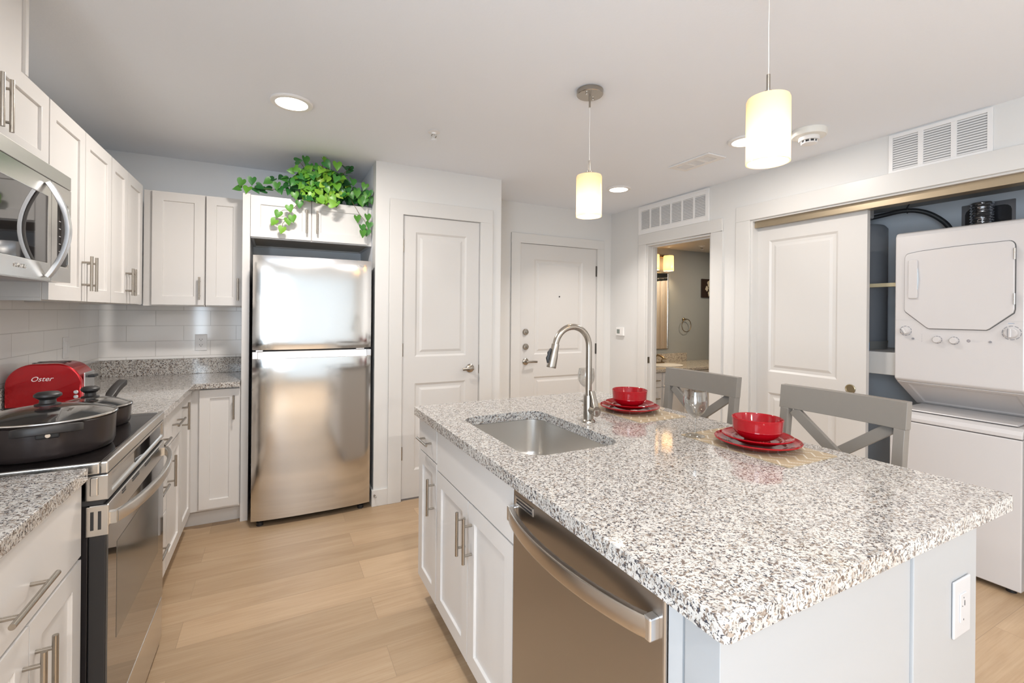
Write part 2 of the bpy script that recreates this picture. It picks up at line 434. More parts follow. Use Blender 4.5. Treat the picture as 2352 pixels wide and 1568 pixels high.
# right wall with the bathroom opening and the laundry closet opening
BO0, BO1, BOT = 2.640, 3.392, 2.05
LO0, LO1, LOT = 0.62, 2.290, 2.092
bm = nb()
for b in ((BO1, EY + .15, 0, H), (BO0, BO1, BOT, H), (LO1, BO0, 0, H), (LO0, LO1, LOT, H), (YB, LO0, 0, H)): box(bm, RX, RX + .116, b[0], b[1], b[2], b[3])
struct('wall_right', bm, WALL)
bm = nb()   # wall behind the camera with patio opening and narrow window
for b in ((WX, -.87, 0, H), (-.87, -.37, 0, .4), (-.87, -.37, 2.1, H), (-.37, -.35, 0, H), (-.35, 2.65, 2.1, H), (2.65, RX, 0, H), (-.35, 2.65, 0, .06)): box(bm, b[0], b[1], YB - .12, YB, b[2], b[3])
struct('wall_front', bm, WALL)
for k, (a0, a1, z0, z1) in enumerate(((-.87, -.37, .4, 2.1), (-.35, 2.65, .06, 2.1))):
    bm = nb(); fr = (Vector((a0, YB - .08, z0)), X, Z, Y); W_, H_ = a1 - a0, z1 - z0; t_ = .045
    for b in ((0, t_, 0, H_), (W_ - t_, W_, 0, H_), (t_, W_ - t_, 0, t_), (t_, W_ - t_, H_ - t_, H_)): fbox(bm, fr, *b, 0, .05)
    if k: fbox(bm, fr, W_ / 2 - .03, W_ / 2 + .03, t_, H_ - t_, 0, .05)
    wnd = struct('window_%d' % (k + 1), bm, TRIM, .002)
    obj('pane', fbox(nb(), fr, t_, W_ - t_, t_, H_ - t_, .02, .024), PANE, wnd)
bm = nb(); fr = (Vector((WX - .08, -1.5, .65)), Y, Z, X)
for b in ((0, .045, 0, 1.4), (1.355, 1.4, 0, 1.4), (.045, 1.355, 0, .045), (.045, 1.355, 1.355, 1.4), (.045, 1.355, .68, .72)): fbox(bm, fr, *b, 0, .05)
wnd = struct('window_3', bm, TRIM, .002); obj('pane', fbox(nb(), fr, .045, 1.355, .045, 1.355, .02, .024), PANE, wnd)  # added window out of view, frames the side fill light
# vertical blinds across the patio windows
vb = thing('vertical_blind', 'white vertical slat blind hanging across the patio windows behind the camera', 'blinds', (1.15, YB + .09, 2.14))
obj('headrail', box(nb(), -.42, 2.72, YB + .05, YB + .11, 2.13, 2.17), WHITEP, vb)
bm = nb(); a_ = math.radians(38)
BLM = bpy.data.materials.new('translucent_vinyl_slat'); BLM.use_nodes = True; _t = BLM.node_tree; _n = _t.nodes; _n.clear()
_o = _n.new('ShaderNodeOutputMaterial'); _d = _n.new('ShaderNodeBsdfDiffuse'); _d.inputs[0].default_value = (.62, .63, .62, 1); _s = _n.new('ShaderNodeBsdfTranslucent'); _s.inputs[0].default_value = (.85, .86, .85, 1)
_m = _n.new('ShaderNodeMixShader'); _m.inputs[0].default_value = .35; _t.links.new(_d.outputs[0], _m.inputs[1]); _t.links.new(_s.outputs[0], _m.inputs[2]); _t.links.new(_m.outputs[0], _o.inputs[0])

for i in range(36):
    cx = -.38 + i * .0875; dx, dy = math.cos(a_) * .043, math.sin(a_) * .043
    vs = [bm.verts.new((cx + s * dx, YB + .09 + s * dy, z)) for s, z in ((-1, .05), (1, .05), (1, 2.125), (-1, 2.125))]; bm.faces.new(vs)
obj('slats', bm, BLM, vb)

# baseboards and casings
BBH, BBT = .115, .012
def base(side, x0, x1, y0, y1, m=TRIM): struct('baseboard_' + side, box(nb(), x0, x1, y0, y1, 0, BBH), m, .002)
base('pantry_left', PX0 - .012, .723, PY - BBT, PY)
base('pantry_right', 1.53, PX1 + BBT, PY - BBT, PY)
base('entry', PX1, 1.998, EY - BBT, EY)
base('right_far', RX - BBT, RX, 3.50, EY)
base('right_near', RX - BBT, RX, YB, LO0 - .12)
base('back', -.148, PX0, BY - BBT, BY)
base('niche', PX0 - BBT, PX0, PY, BY - BBT)
def casing(n, fr, x0, x1, top, wl, wr, ht, t=.016):
    bm = nb()
    fbox(bm, fr, x0 - wl, x0, 0, top, 0, t); fbox(bm, fr, x1, x1 + wr, 0, top, 0, t); fbox(bm, fr, x0 - wl, x1 + wr, top, top + ht, 0, t)
    return struct('trim_%d' % n, bm, TRIM, .003)
FP = (Vector((0, PY, 0)), X, Z, -Y); FE = (Vector((0, EY, 0)), X, Z, -Y); FR = (Vector((RX, 0, 0)), -Y, Z, -X)
casing(1, FP, DX0 - .004, DX1 + .006, DT + .006, .096, .105, .105)
casing(2, FE, EX0 - .004, EX1 + .006, ET + .004, .10, .085, .092)
casing(3, FR, -BO1, -BO0, BOT, .10, .108, .103)
casing(4, FR, -LO1, -LO0, LOT, .118, .10, .118)
# jambs
def jamb(n, bmf, m=TRIM): return struct('trim_%d' % n, bmf, m, .0015)
bm = nb(); box(bm, RX, RX + .12, BO1 - .018, BO1, 0, BOT); box(bm, RX, RX + .12, BO0, BO0 + .018, 0, BOT); box(bm, RX, RX + .12, BO0 + .018, BO1 - .018, BOT - .018, BOT)
box(bm, RX + .05, RX + .085, BO1 - .03, BO1 - .018, 0, BOT - .018); box(bm, RX + .05, RX + .085, BO0 + .03, BO1 - .03, BOT - .03, BOT - .018)
jamb(5, bm)
obj('strike_plate', box(nb(), RX + .005, RX + .03, BO1 - .020, BO1 - .0175, .90, .96), NICKEL, bpy.data.objects['trim_5'])
bm = nb(); box(bm, DX0 - .012, DX0 - .003, PY + .0, PY + .11, 0, DT + .012); box(bm, DX1 + .003, DX1 + .012, PY, PY + .11, 0, DT + .012); box(bm, DX0 - .003, DX1 + .003, PY, PY + .11, DT + .003, DT + .012)
jamb(6, bm)
bm = nb(); box(bm, EX0 - .012, EX0 - .003, EY, EY + .11, 0, ET + .012); box(bm, EX1 + .003, EX1 + .012, EY, EY + .11, 0, ET + .012); box(bm, EX0 - .003, EX1 + .003, EY, EY + .11, ET + .003, ET + .012)
jamb(7, bm)
bm = nb(); box(bm, RX, RX + .12, LO1 - .014, LO1, 0, LOT); box(bm, RX, RX + .12, LO0, LO0 + .014, 0, LOT); box(bm, RX, RX + .12, LO0 + .014, LO1 - .014, LOT - .012, LOT)
jamb(8, bm)
# sliding door track fascia (metal, faces down and out)
TRACK = mat('tan_metal_track', (0.46, 0.38, 0.27), 0.36, 0.85)
struct('trim_9', box(nb(), RX + .025, RX + .105, LO0 + .014, LO1 - .014, 2.034, 2.080), TRACK, .001)

def lever(fr, a, b, direction, parent, L=.095, name='handle'):
    o, u, v, n = fr; c = o + u * a + v * b; bm = nb()
    prof = [(0, 0), (.033, 0), (.033, .006), (.026, .012), (.012, .014), (.0105, .045), (0, .045)]
    rings = []
    for r, h in prof:
        rings.append([bm.verts.new(c + n * h + (u * math.cos(t) + v * math.sin(t)) * r) for t in [2 * PI * k / 28 for k in range(28)]] if r else [bm.verts.new(c + n * h)])
    for A, B in zip(rings, rings[1:]):
        for i in range(28):
            j = (i + 1) % 28
            if len(A) == 1: bm.faces.new([A[0], B[j], B[i]])
            elif len(B) == 1: bm.faces.new([A[i], A[j], B[0]])
            else: bm.faces.new([A[i], A[j], B[j], B[i]])
    d = u * direction
    tube(bm, smooth_path([c + n * .048 - d * .012, c + n * .052 + d * .02, c + n * .050 + d * L * .6, c + n * .046 + d * L - v * .003], 5), 1.0, 12, flat=(.010, .006, v))
    return obj(name, bm, NICKEL, parent, smooth=True)
def rose(fr, a, b, r, parent, name='deadbolt', turn=True):
    o, u, v, n = fr; c = o + u * a + v * b; bm = nb(); rings = []
    for q, h in [(r, 0), (r, .008), (r * .8, .018), (r * .5, .020), (0, .020)]:
        rings.append([bm.verts.new(c + n * h + (u * math.cos(t) + v * math.sin(t)) * q) for t in [2 * PI * k / 28 for k in range(28)]] if q else [bm.verts.new(c + n * h)])
    for A, B in zip(rings, rings[1:]):
        for i in range(28):
            j = (i + 1) % 28
            if len(B) == 1: bm.faces.new([A[i], A[j], B[0]])
            else: bm.faces.new([A[i], A[j], B[j], B[i]])
    if turn: tube(bm, [c + n * .03 - v * .014, c + n * .03 + v * .014], 1, 8, flat=(.005, .003, n))
    return obj(name, bm, NICKEL, parent, smooth=True)
def hinge(fr, a, b, parent, L=.095, m=None, w=.012):
    o, u, v, n = fr; c = o + u * a + v * b; bm = nb()
    tube(bm, [c + n * .004 - v * L / 2, c + n * .004 + v * L / 2], .006, 10)
    fbox(bm, (c, u, v, n), -w / 2 - .002, w / 2 + .002, -L / 2, L / 2, -.001, .002)
    return obj('hinge', bm, m or NICKEL, parent, smooth=True)
# pantry door
fr = (Vector((DX0, PY + .0, .014)), X, Z, -Y); W_, H_ = DX1 - DX0, DT - .014
d = nb(); paneled(d, (fr[0] + Y * .034, X, Z, -Y), W_, H_, .034, [(.092, W_ - .105, 1.03, H_ - .115), (.092, W_ - .105, .20, .835)], MOULD)
d1 = struct('door_1', d, DOORM, .0015)
FD = (Vector((DX0, PY, 0)), X, Z, -Y)
for z in (1.855, 1.097, .345): hinge(FD, -.002, z, d1)
lever(FD, 1.348 - DX0, .942, -1, d1, .075)
obj('strike_plate', fbox(nb(), FD, W_ + .001, W_ + .014, .90, .965, .0, .003), NICKEL, d1)
# entry door
W_, H_ = EX1 - EX0, ET - .012
d = nb(); paneled(d, (Vector((EX0, EY + .042, .012)), X, Z, -Y), W_, H_, .040, [(.160, W_ - .175, .955, H_ - .145), (.160, W_ - .175, .20, .735)], MOULD)
d2 = struct('door_2', d, DOORM, .0015); FD = (Vector((EX0, EY + .002, 0)), X, Z, -Y)
DKH = mat('dark_bronze', (.10, .09, .08), .35, .9)
for z in (1.82, 1.006, .25): hinge(FD, W_ + .003, z, d2, .11, DKH, .016)
rose(FD, .062, 1.19, .031, d2); rose(FD, .064, 1.046, .031, d2); lever(FD, .066, .902, 1, d2, .105)
obj('peephole', fbox(nb(), FD, .451 - .006, .451 + .006, 1.537, 1.549, 0, .003), BLACK, d2)
# sliding closet door
SX = RX + .066; SY0, SY1 = 1.545, 2.330
fr = (Vector((SX + .034, SY1, .012)), -Y, Z, -X); W_, H_ = SY1 - SY0, 2.026
d = nb(); paneled(d, fr, W_, H_, .034, [(.145, W_ - .168, .945, H_ - .108), (.145, W_ - .168, .2, .79)], MOULD)
d3 = struct('door_3', d, DOORM, .0015)
bm = nb(); fo = (Vector((SX, SY1, 0)), -Y, Z, -X); c = fo[0] + fo[1] * (SY1 - 1.632) + Z * .909; rings = []
for q, h in [(.030, 0), (.030, .003), (.026, .005), (.023, .001), (0, .001)]:
    rings.append([bm.verts.new(c - X * h + (Y * math.cos(t) + Z * math.sin(t)) * q) for t in [2 * PI * k / 28 for k in range(28)]] if q else [bm.verts.new(c - X * h)])
for A, B in zip(rings, rings[1:]):
    for i in range(28):
        if len(B) == 1: bm.faces.new([A[i], A[(i + 1) % 28], B[0]])
        else: bm.faces.new([A[i], A[(i + 1) % 28], B[(i + 1) % 28], B[i]])
obj('finger_pull', bm, mat('aged_brass', (.42, .36, .24), .3, 1.0), d3, smooth=True)

# ------------------------------------------------------------ laundry closet shell
CX = 3.95
bm = nb(); box(bm, RX + .116, CX + .1, LO1 + .05, LO1 + .15, 0, 2.2); box(bm, RX + .116, CX + .1, LO0 - .1, LO0, 0, 2.2); box(bm, CX, CX + .1, LO0, LO1 + .05, 0, 2.2)
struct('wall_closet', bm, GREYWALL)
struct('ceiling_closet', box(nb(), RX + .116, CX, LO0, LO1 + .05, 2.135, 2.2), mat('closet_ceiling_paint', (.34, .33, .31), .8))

# ------------------------------------------------------------ bathroom shell
BBY = 4.10; BZ = 2.165
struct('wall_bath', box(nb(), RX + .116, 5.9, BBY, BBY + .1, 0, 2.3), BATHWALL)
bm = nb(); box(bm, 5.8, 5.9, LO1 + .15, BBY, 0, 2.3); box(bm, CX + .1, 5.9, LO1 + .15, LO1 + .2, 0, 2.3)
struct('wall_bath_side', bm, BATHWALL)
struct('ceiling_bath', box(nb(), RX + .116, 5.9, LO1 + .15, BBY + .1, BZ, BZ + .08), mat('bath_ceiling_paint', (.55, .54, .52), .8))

# ------------------------------------------------------------ kitchen: upper cabinets
UT, UB = 2.136, 1.402
FL = lambda x, y, z: (Vector((x, y, z)), Y, Z, X)        # faces +X
FB = lambda x, y, z: (Vector((x, y, z)), X, Z, -Y)       # faces -Y
FI = lambda x, y, z: (Vector((x, y, z)), -Y, Z, -X)      # faces -X
UXC, UXD = -.751, -.732
def upper_left(name, label, y0, y1, z0, z1, splits, hz):
    t = thing(name, label, 'cabinet', ((WX + UXC) / 2, (y0 + y1) / 2, z0))
    bm = nb(); box(bm, WX + .0025, UXC, y0, y1, z0 + .012, z1)
    box(bm, UXC - .02, UXC, y0, y1, z0, z0 + .012); box(bm, WX + .0025, UXC - .02, y0, y0 + .016, z0, z0 + .012); box(bm, WX + .0025, UXC - .02, y1 - .016, y1, z0, z0 + .012)
    obj('body', bm, CAB, t, .0012)
    obj('underside', box(nb(), WX + .003, UXC - .021, y0 + .017, y1 - .017, z0 + .009, z0 + .0118), CABIN, t)
    for (a, b_, hy, h0) in splits:
        d = cab_door(FL(UXC, a, z0 + .004), b_ - a, z1 - z0 - .006, t)
        bar_pull(FL(UXD, 0, 0), hy, h0 + hz / 2, hz, True, d)
    return t
upper_left('upper_cabinet', 'low white shaker cabinet with two doors above the microwave', 1.478, 2.245, 1.862, UT, [(1.481, 1.858, 1.842, 1.895), (1.861, 2.242, 1.895, 1.895)], .155)
upper_left('upper_cabinet', 'white two-door wall cabinet directly beside the microwave on the left wall', 2.2485, 2.9575, UB, UT, [(2.251, 2.601, 2.572, 1.450), (2.604, 2.955, 2.633, 1.450)], .148)
upper_left('upper_cabinet', 'white two-door wall cabinet on the left wall ending at the inner corner', 2.9615, 3.632, UB, UT, [(2.963, 3.240, 3.212, 1.450), (3.243, 3.560, 3.270, 1.450)], .148)
# boxed vent chase above the microwave cabinet
t = thing('vent_chase', 'white panelled vent chase rising from the microwave cabinet to the ceiling', 'vent chase', ((WX + UXC) / 2, 1.7, UT + .001))
bm = nb(); box(bm, WX + .0025, UXC, 1.478, 2.087, UT + .001, H - .001); obj('body', bm, CAB, t)
obj('panel', box(nb(), UXC, UXD - .009, 1.478, 2.068, UT + .001, H - .001), CAB, t); obj('stile', box(nb(), UXC, UXD, 2.068, 2.087, UT + .001, H - .001), CAB, t, .0012)
# back wall uppers
def upper_back(name, label, x0, x1, y, z0, z1, splits, hz, hz0, depth):
    t = thing(name, label, 'cabinet', ((x0 + x1) / 2, y + depth / 2, z0))
    bm = nb(); box(bm, x0, x1, y, BY - .0025, z0 + .012, z1)
    box(bm, x0, x1, y, y + .02, z0, z0 + .012); box(bm, x0, x0 + .016, y + .02, BY - .0025, z0, z0 + .012); box(bm, x1 - .016, x1, y + .02, BY - .0025, z0, z0 + .012); box(bm, x0 + .016, x1 - .016, BY - .02, BY - .0025, z0, z0 + .012)
    obj('body', bm, CAB, t, .0012)
    obj('underside', box(nb(), x0 + .017, x1 - .017, y + .021, BY - .021, z0 + .009, z0 + .0118), CABIN, t)
    for (a, b_, hx) in splits:
        d = cab_door(FB(a, y, z0 + .008), b_ - a, z1 - z0 - .012, t)
        bar_pull(FB(0, y - .019, 0), hx, hz0 + hz / 2, hz, True, d)
    return t
YU = 3.672
upper_back('upper_cabinet', 'white single-door wall cabinet in the inner corner of the back wall', -.749, -.419, YU, UB - .004, UT, [(-.703, -.423, -.447)], .150, 1.440, .3)
upper_back('upper_cabinet', 'narrow white wall cabinet between the corner cabinet and the refrigerator panel', -.4150, -.198, YU, UB - .004, UT, [(-.414, -.204, -.229)], .150, 1.440, .3)
upper_back('fridge_cabinet', 'short white two-door cabinet above the refrigerator, under the trailing plant', -.150, .622, 3.487, 1.852, UT, [(-.150, .214, .184), (.219, .590, .250)], .158, 1.905, .49)
obj('side_panel', box(nb(), -.196, -.152, 3.470, BY - .0025, 0, UT + .004), CAB, None, .0012)
prop(bpy.data.objects['side_panel'], 'tall white panel standing left of the refrigerator', 'panel')

# ------------------------------------------------------------ backsplash and counters
struct('wall_tile_left', box(nb(), WX, WX + .008, 1.2, BY, 1.031, UB + .10), TILE)
bpy.data.objects['wall_tile_left']['kind'] = 'structure'
struct('wall_tile_back', box(nb(), WX + .008, -.198, BY - .008, BY, 1.031, UB + .0), TILE)
def slab(outer, hole, z0, z1):
    bm = nb(); loops = []
    for poly in ([outer] + ([hole] if hole else [])):
        vs = [bm.verts.new((a, b, z1)) for a, b in poly]; es = [bm.edges.new((vs[i], vs[(i + 1) % len(vs)])) for i in range(len(vs))]; loops.append((vs, es))
    bmesh.ops.triangle_fill(bm, use_beauty=True, use_dissolve=False, edges=[e for _, es in loops for e in es])
    top = list(bm.faces); r = bmesh.ops.extrude_face_region(bm, geom=top)
    bmesh.ops.translate(bm, vec=(0, 0, z0 - z1), verts=[g for g in r['geom'] if isinstance(g, bmesh.types.BMVert)])
    return bm
CZ = .92; SL = .034
CEX = -.437       # counter front edge, left run
CEY = 3.398       # counter front edge, back run
RY0, RY1 = 1.630, 2.348
t = thing('countertop', 'L-shaped speckled granite countertop running from the range around the corner to the refrigerator', 'countertop', (-.75, 3.2, CZ - SL))
bm = slab([(WX + .0025, RY1 + .004), (CEX, RY1 + .004), (CEX, CEY), (-.198, CEY), (-.198, BY - .0025), (WX + .0025, BY - .0025)], None, CZ - SL, CZ)
obj('slab', bm, GRAN, t, .003)
bm = nb(); box(bm, WX + .0025, WX + .02, RY1 + .004, BY - .0025, CZ, 1.03); box(bm, WX + .02, -.198, BY - .02, BY - .0025, CZ, 1.03)
obj('backsplash_lip', bm, GRAN, t, .002)
NZ = .950; NEX = -.442
t = thing('countertop', 'granite countertop piece at the near left, in front of the range', 'countertop', (-.75, 1.2, NZ - SL))
obj('slab', slab([(WX + .0025, .55), (NEX, .55), (NEX, 1.612), (WX + .0025, 1.612)], None, NZ - SL, NZ), GRAN, t, .003)
obj('backsplash_lip', box(nb(), WX + .0025, WX + .02, .55, 1.612, NZ, NZ + .1), GRAN, t, .002)

# ------------------------------------------------------------ base cabinets
LD = -.455; LB = LD - .019      # door faces and boxes, left run
def base_left(label, y0, y1, ztop, parts_, z0=.115):
    t = thing('base_cabinet', label, 'cabinet', ((WX + LB) / 2, (y0 + y1) / 2, 0))
    bm = nb(); box(bm, WX + .0025, LB, y0, y1, z0, ztop); box(bm, WX + .0025, LB - .07, y0, y1, 0, z0); obj('body', bm, CAB, t, .001)
    for p in parts_:
        kind, a0, a1, b0, b1 = p[:5]
        d = cab_door(FL(LB, a0, b0), a1 - a0, b1 - b0, t, name=kind, flat=(kind == 'drawer'))
        if len(p) > 5: bar_pull(FL(LD, 0, 0), p[5], p[6], p[7], p[8], d)
    return t
zt = CZ - SL - .001
base_left('white three-drawer base cabinet next to the far side of the range', RY1 + .006, 2.700, zt, [('drawer', 2.358, 2.696, .716, .872, 2.528, .785, .15, False), ('drawer', 2.358, 2.696, .428, .710, 2.50, .578, .15, False), ('drawer', 2.358, 2.696, .130, .422, 2.50, .305, .15, False)])
base_left('white base cabinet with one drawer over one door on the left run', 2.702, 3.066, zt, [('drawer', 2.706, 3.062, .716, .872, 2.888, .798, .19, False), ('door', 2.706, 3.062, .130, .710, 2.722, .597, .15, True)])
# corner cabinet: one door on each leg of the L
t = thing('corner_cabinet', 'white corner base cabinet with one door on each side of the inner corner', 'cabinet', (-.75, 3.5, 0))
bm = nb(); box(bm, WX + .0025, LB, 3.068, BY - .0025, .115, zt); box(bm, LB, -.198, 3.449, BY - .0025, .115, zt)
box(bm, WX + .0025, LB - .07, 3.068, BY - .0025, 0, .115); box(bm, LB - .07, -.198, 3.530, BY - .0025, 0, .115); obj('body', bm, CAB, t, .001)
d = cab_door(FL(LB, 3.072, .130), 3.400 - 3.072, .872 - .130, t); bar_pull(FL(LD, 0, 0), 3.096, .785, .15, True, d)
d = cab_door(FB(-.416, 3.449, .130), .214, .745, t, s=.055); bar_pull(FB(0, 3.430, 0), -.232, .760, .152, True, d)
# near base cabinet
base_left('white base cabinet at the near left with one wide drawer above two doors', .60, 1.628, NZ - SL - .001, [('drawer', 1.02, 1.612, .717, .905, 1.262, .792, .20, False), ('door', 1.325, 1.612, .115, .708, 1.352, .585, .15, True), ('door', 1.02, 1.320, .115, .708, 1.296, .585, .15, True), ('drawer', .604, 1.016, .717, .905, .81, .792, .15, False), ('door', .604, 1.016, .115, .708, .985, .585, .15, True)], .10)

# ------------------------------------------------------------ range
t = thing('range', 'stainless slide-in range with black glass cooktop and curved oven handle', 'range', (-.72, 1.99, 0))
RF = -.405
bm = nb(); box(bm, WX + .012, RF - .045, RY0 + .012, RY1 - .012, .06, .845); obj('body', bm, mat('black_enamel', (.018, .016, .018), .35), t, .002)
bm = nb()
box(bm, WX + .012, RF - .004, RY0 + .001, RY1 - .001, .922, .944); obj('cooktop_base', bm, BLACK, t)
obj('cooktop', box(nb(), WX + .05, RF - .020, RY0 + .012, RY1 - .008, .944, .9535), BGLASS, t, .001)
bm = nb(); box(bm, RF - .018, RF, RY0, RY1, .924, .957); box(bm, WX + .05, RF - .018, RY0 - .001, RY0 + .010, .924, .9565); box(bm, WX + .05, RF - .018, RY1 - .010, RY1 + .001, .924, .956)
obj('cooktop_trim', bm, STEEL, t, .004, segs=3)
bm = nb(); fr = FL(RF - .05, RY0 + .001, .851); paneled(bm, fr, RY1 - RY0 - .002, .071, .049, [(.04, RY1 - RY0 - .022, .010, .062)], [(.006, -.006)]); obj('control_panel', bm, STEEL, t, .004, segs=3)
bm = nb(); fbox(bm, (Vector((RF - .045, RY0, .86)), X, Z, -Y), 0.007, .024, .006, .056, -.001, .004); obj('side_boss', bm, STEEL, t, .003)
gl = obj('display_glass', box(nb(), RF - .0075, RF - .0055, RY0 + .30, RY1 - .05, .865, .909), BGLASS, t)
obj('gap', box(nb(), RF - .07, RF - .012, RY0 + .006, RY1 - .006, .839, .853), DARK, t)
# oven door
dr = obj('door', box(nb(), RF - .042, RF - .004, RY0 + .004, RY1 - .004, .203, .839), BLACK, t, .003)
obj('glass', box(nb(), RF - .004, RF, RY0 + .006, RY1 - .006, .205, .775), OVENG, dr)
obj('window_tint', box(nb(), RF, RF + .0008, RY0 + .085, RY1 - .10, .42, .70), mat('oven_window_film', (.10, .09, .075), .12, 0.0, Specular_IOR_Level=1.0), dr)
bm = nb(); box(bm, RF - .042, RF + .001, RY0 + .003, RY1 - .003, .7755, .838); obj('top_band', bm, STEEL, dr, .003)
bm = nb(); box(bm, RF - .047, RF + .0005, RY0 + .002, RY0 + .006, .755, .836); obj('side_bracket', bm, STEEL, dr, .001)
for xx in (RF - .0375, RF - .0215): obj('bracket_slot', box(nb(), xx, xx + .007, RY0 + .0012, RY0 + .003, .772, .822), DARK, dr)
for yy, L in ((RY0 + .13, .035), (RY0 + .24, .08), (RY0 + .40, .08), (RY0 + .56, .05)):
    for zz in (.822, .829): obj('vent_slot', box(nb(), RF, RF + .0018, yy, yy + L, zz, zz + .0035), DARK, dr)
pts = []
for k in range(25):
    s = k / 24; pts.append((RF + .012 + .048 * (1 - (2 * s - 1) ** 2) ** .8, RY0 + .022 + s * (RY1 - RY0 - .044), .796))
bm = nb(); tube(bm, pts, 1, 16, flat=(.0165, .008, Z))
for s in (0, -1):
    p = pts[s]; box(bm, RF - .001, p[0] + .004, p[1] - .010, p[1] + .010, .780, .812)
obj('handle', bm, STEEL, dr, smooth=True)
bm = nb(); box(bm, RF - .045, RF - .001, RY0 + .006, RY1 - .006, .028, .194); obj('storage_drawer', bm, STEEL, t, .004)
sd = RY0 + .0115
for k in range(9): obj('side_slot', box(nb(), RF - .068, RF - .060, sd - .0015, sd + .001, .13 + k * .068, .175 + k * .068), DARK, t)
for (x, y) in ((RF - .06, RY0 + .05), (RF - .055, RY1 - .03), (WX + .1, RY0 + .05), (WX + .1, RY1 - .05)):
    obj('leveling_foot', cyl(nb(), (x, y, 0), .017, .062), BLACK, t)

# ------------------------------------------------------------ over-the-range microwave
t = thing('microwave', 'stainless over-the-range microwave with black window and bowed handle', 'microwave', (-.86, 1.86, 1.467))
MX, MY0, MY1 = -.668, 1.480, 2.236
obj('body', box(nb(), WX + .0025, MX - .045, MY0 + .002, MY1 - .004, 1.476, 1.859), mat('dark_grey_steel', (.14, .14, .14), .4, .6), t, .002)
obj('top_vent', box(nb(), MX - .045, MX, MY0, MY1, 1.8025, 1.8505), mat('satin_steel', (.50, .49, .47), .42, 1.0), t, .002)
bm = nb(); fr = FL(MX - .044, MY0, 1.4675); DW_ = 2.070 - MY0
paneled(bm, fr, DW_, 1.800 - 1.4675, .044, [(.04, DW_ - .022, .057, .275)], [(.001, -.004)])
dr = obj('door', bm, STEEL, t, .002)
obj('window', box(nb(), MX - .0035, MX - .001, MY0 + .041, 2.047, 1.525, 1.742), BGLASS, dr)
bm = nb(); fr = FL(MX - .044, 2.0725, 1.4675); paneled(bm, fr, MY1 - 2.0725, .3325, .044, [(.048, .142, .052, .275)], [(.004, -.004)])
cp = obj('control_panel', bm, STEEL, t, .002)
obj('keypad', box(nb(), MX - .003, MX - .001, 2.125, 2.208, 1.525, 1.738), BGLASS, cp)
for i in range(6): obj('key_mark', box(nb(), MX - .001, MX - .0004, 2.135, 2.150, 1.545 + i * .026, 1.5475 + i * .026), mat('pale_print', (.5, .5, .5), .5), cp)
obj('edge_strip', box(nb(), MX - .002, MX + .002, 2.209, 2.214, 1.530, 1.733), CHROME, cp, .001)
pts = []
for k in range(25):
    s = k / 24; pts.append((MX + .006 + .050 * math.sin(PI * s) ** .9, 2.030, 1.478 + s * .306))
bm = nb(); tube(bm, pts, 1, 16, flat=(.007, .013, X)); obj('handle', bm, SATIN, dr, smooth=True)
text('lettering', 'SAMSUNG', .017, FL(MX + .0006, 1.862, 1.499), mat('embossed_steel', (.75, .73, .7), .3, 1.0), dr)
bm = nb(); box(bm, WX + .03, MX - .03, MY0 + .02, MY1 - .02, 1.467, 1.476); obj('bottom_grille', bm, mat('galvanised', (.45, .46, .47), .4, .9), t, .001)
bm = nb(); box(bm, MX - .06, MX + .008, MY0, 2.05, 1.4625, 1.4665); obj('lip', bm, STEELD, t)

# ------------------------------------------------------------ refrigerator
FX0, FX1, FY = -.129, .596, 3.300
t = thing('refrigerator', 'stainless top-freezer refrigerator standing in the grey niche', 'refrigerator', (.23, 3.6, 0))
obj('cabinet', box(nb(), FX0 + .004, FX1 - .004, FY + .075, 3.93, .045, 1.722), FSIDE, t, .004)
def bowed(name, z0, z1, m):
    bm = nb(); nu, nv = 48, 24; G = []
    for j in range(nv + 1):
        row = []
        for i in range(nu + 1):
            a, b = i / nu, j / nv
            uu, vv = abs(2 * a - 1), abs(2 * b - 1)
            d = .020 * (1 - uu ** 2.6) + .005 * (1 - uu ** 14) + .0035 * (1 - vv ** 10)
            row.append(bm.verts.new((FX0 + (FX1 - FX0) * a, FY + .0285 - d, z0 + (z1 - z0) * b)))
        G.append(row)
    for j in range(nv):
        for i in range(nu): bm.faces.new([G[j][i], G[j][i + 1], G[j + 1][i + 1], G[j + 1][i]])
    BK = {}
    ed = [(0, i) for i in range(nu + 1)] + [(j, nu) for j in range(1, nv + 1)] + [(nv, i) for i in range(nu - 1, -1, -1)] + [(j, 0) for j in range(nv - 1, 0, -1)]
    bk = [bm.verts.new((G[j][i].co.x, FY + .07, G[j][i].co.z)) for j, i in ed]
    for k in range(len(ed)):
        a, b = ed[k], ed[(k + 1) % len(ed)]; bm.faces.new([G[a[0]][a[1]], bk[k], bk[(k + 1) % len(ed)], G[b[0]][b[1]]])
    bm.faces.new(bk[::-1])
    return obj(name, bm, m, t, smooth=True)
fz = bowed('freezer_door', 1.124, 1.725, FRIDGE)
ld = bowed('lower_door', .042, 1.066, FRIDGE)
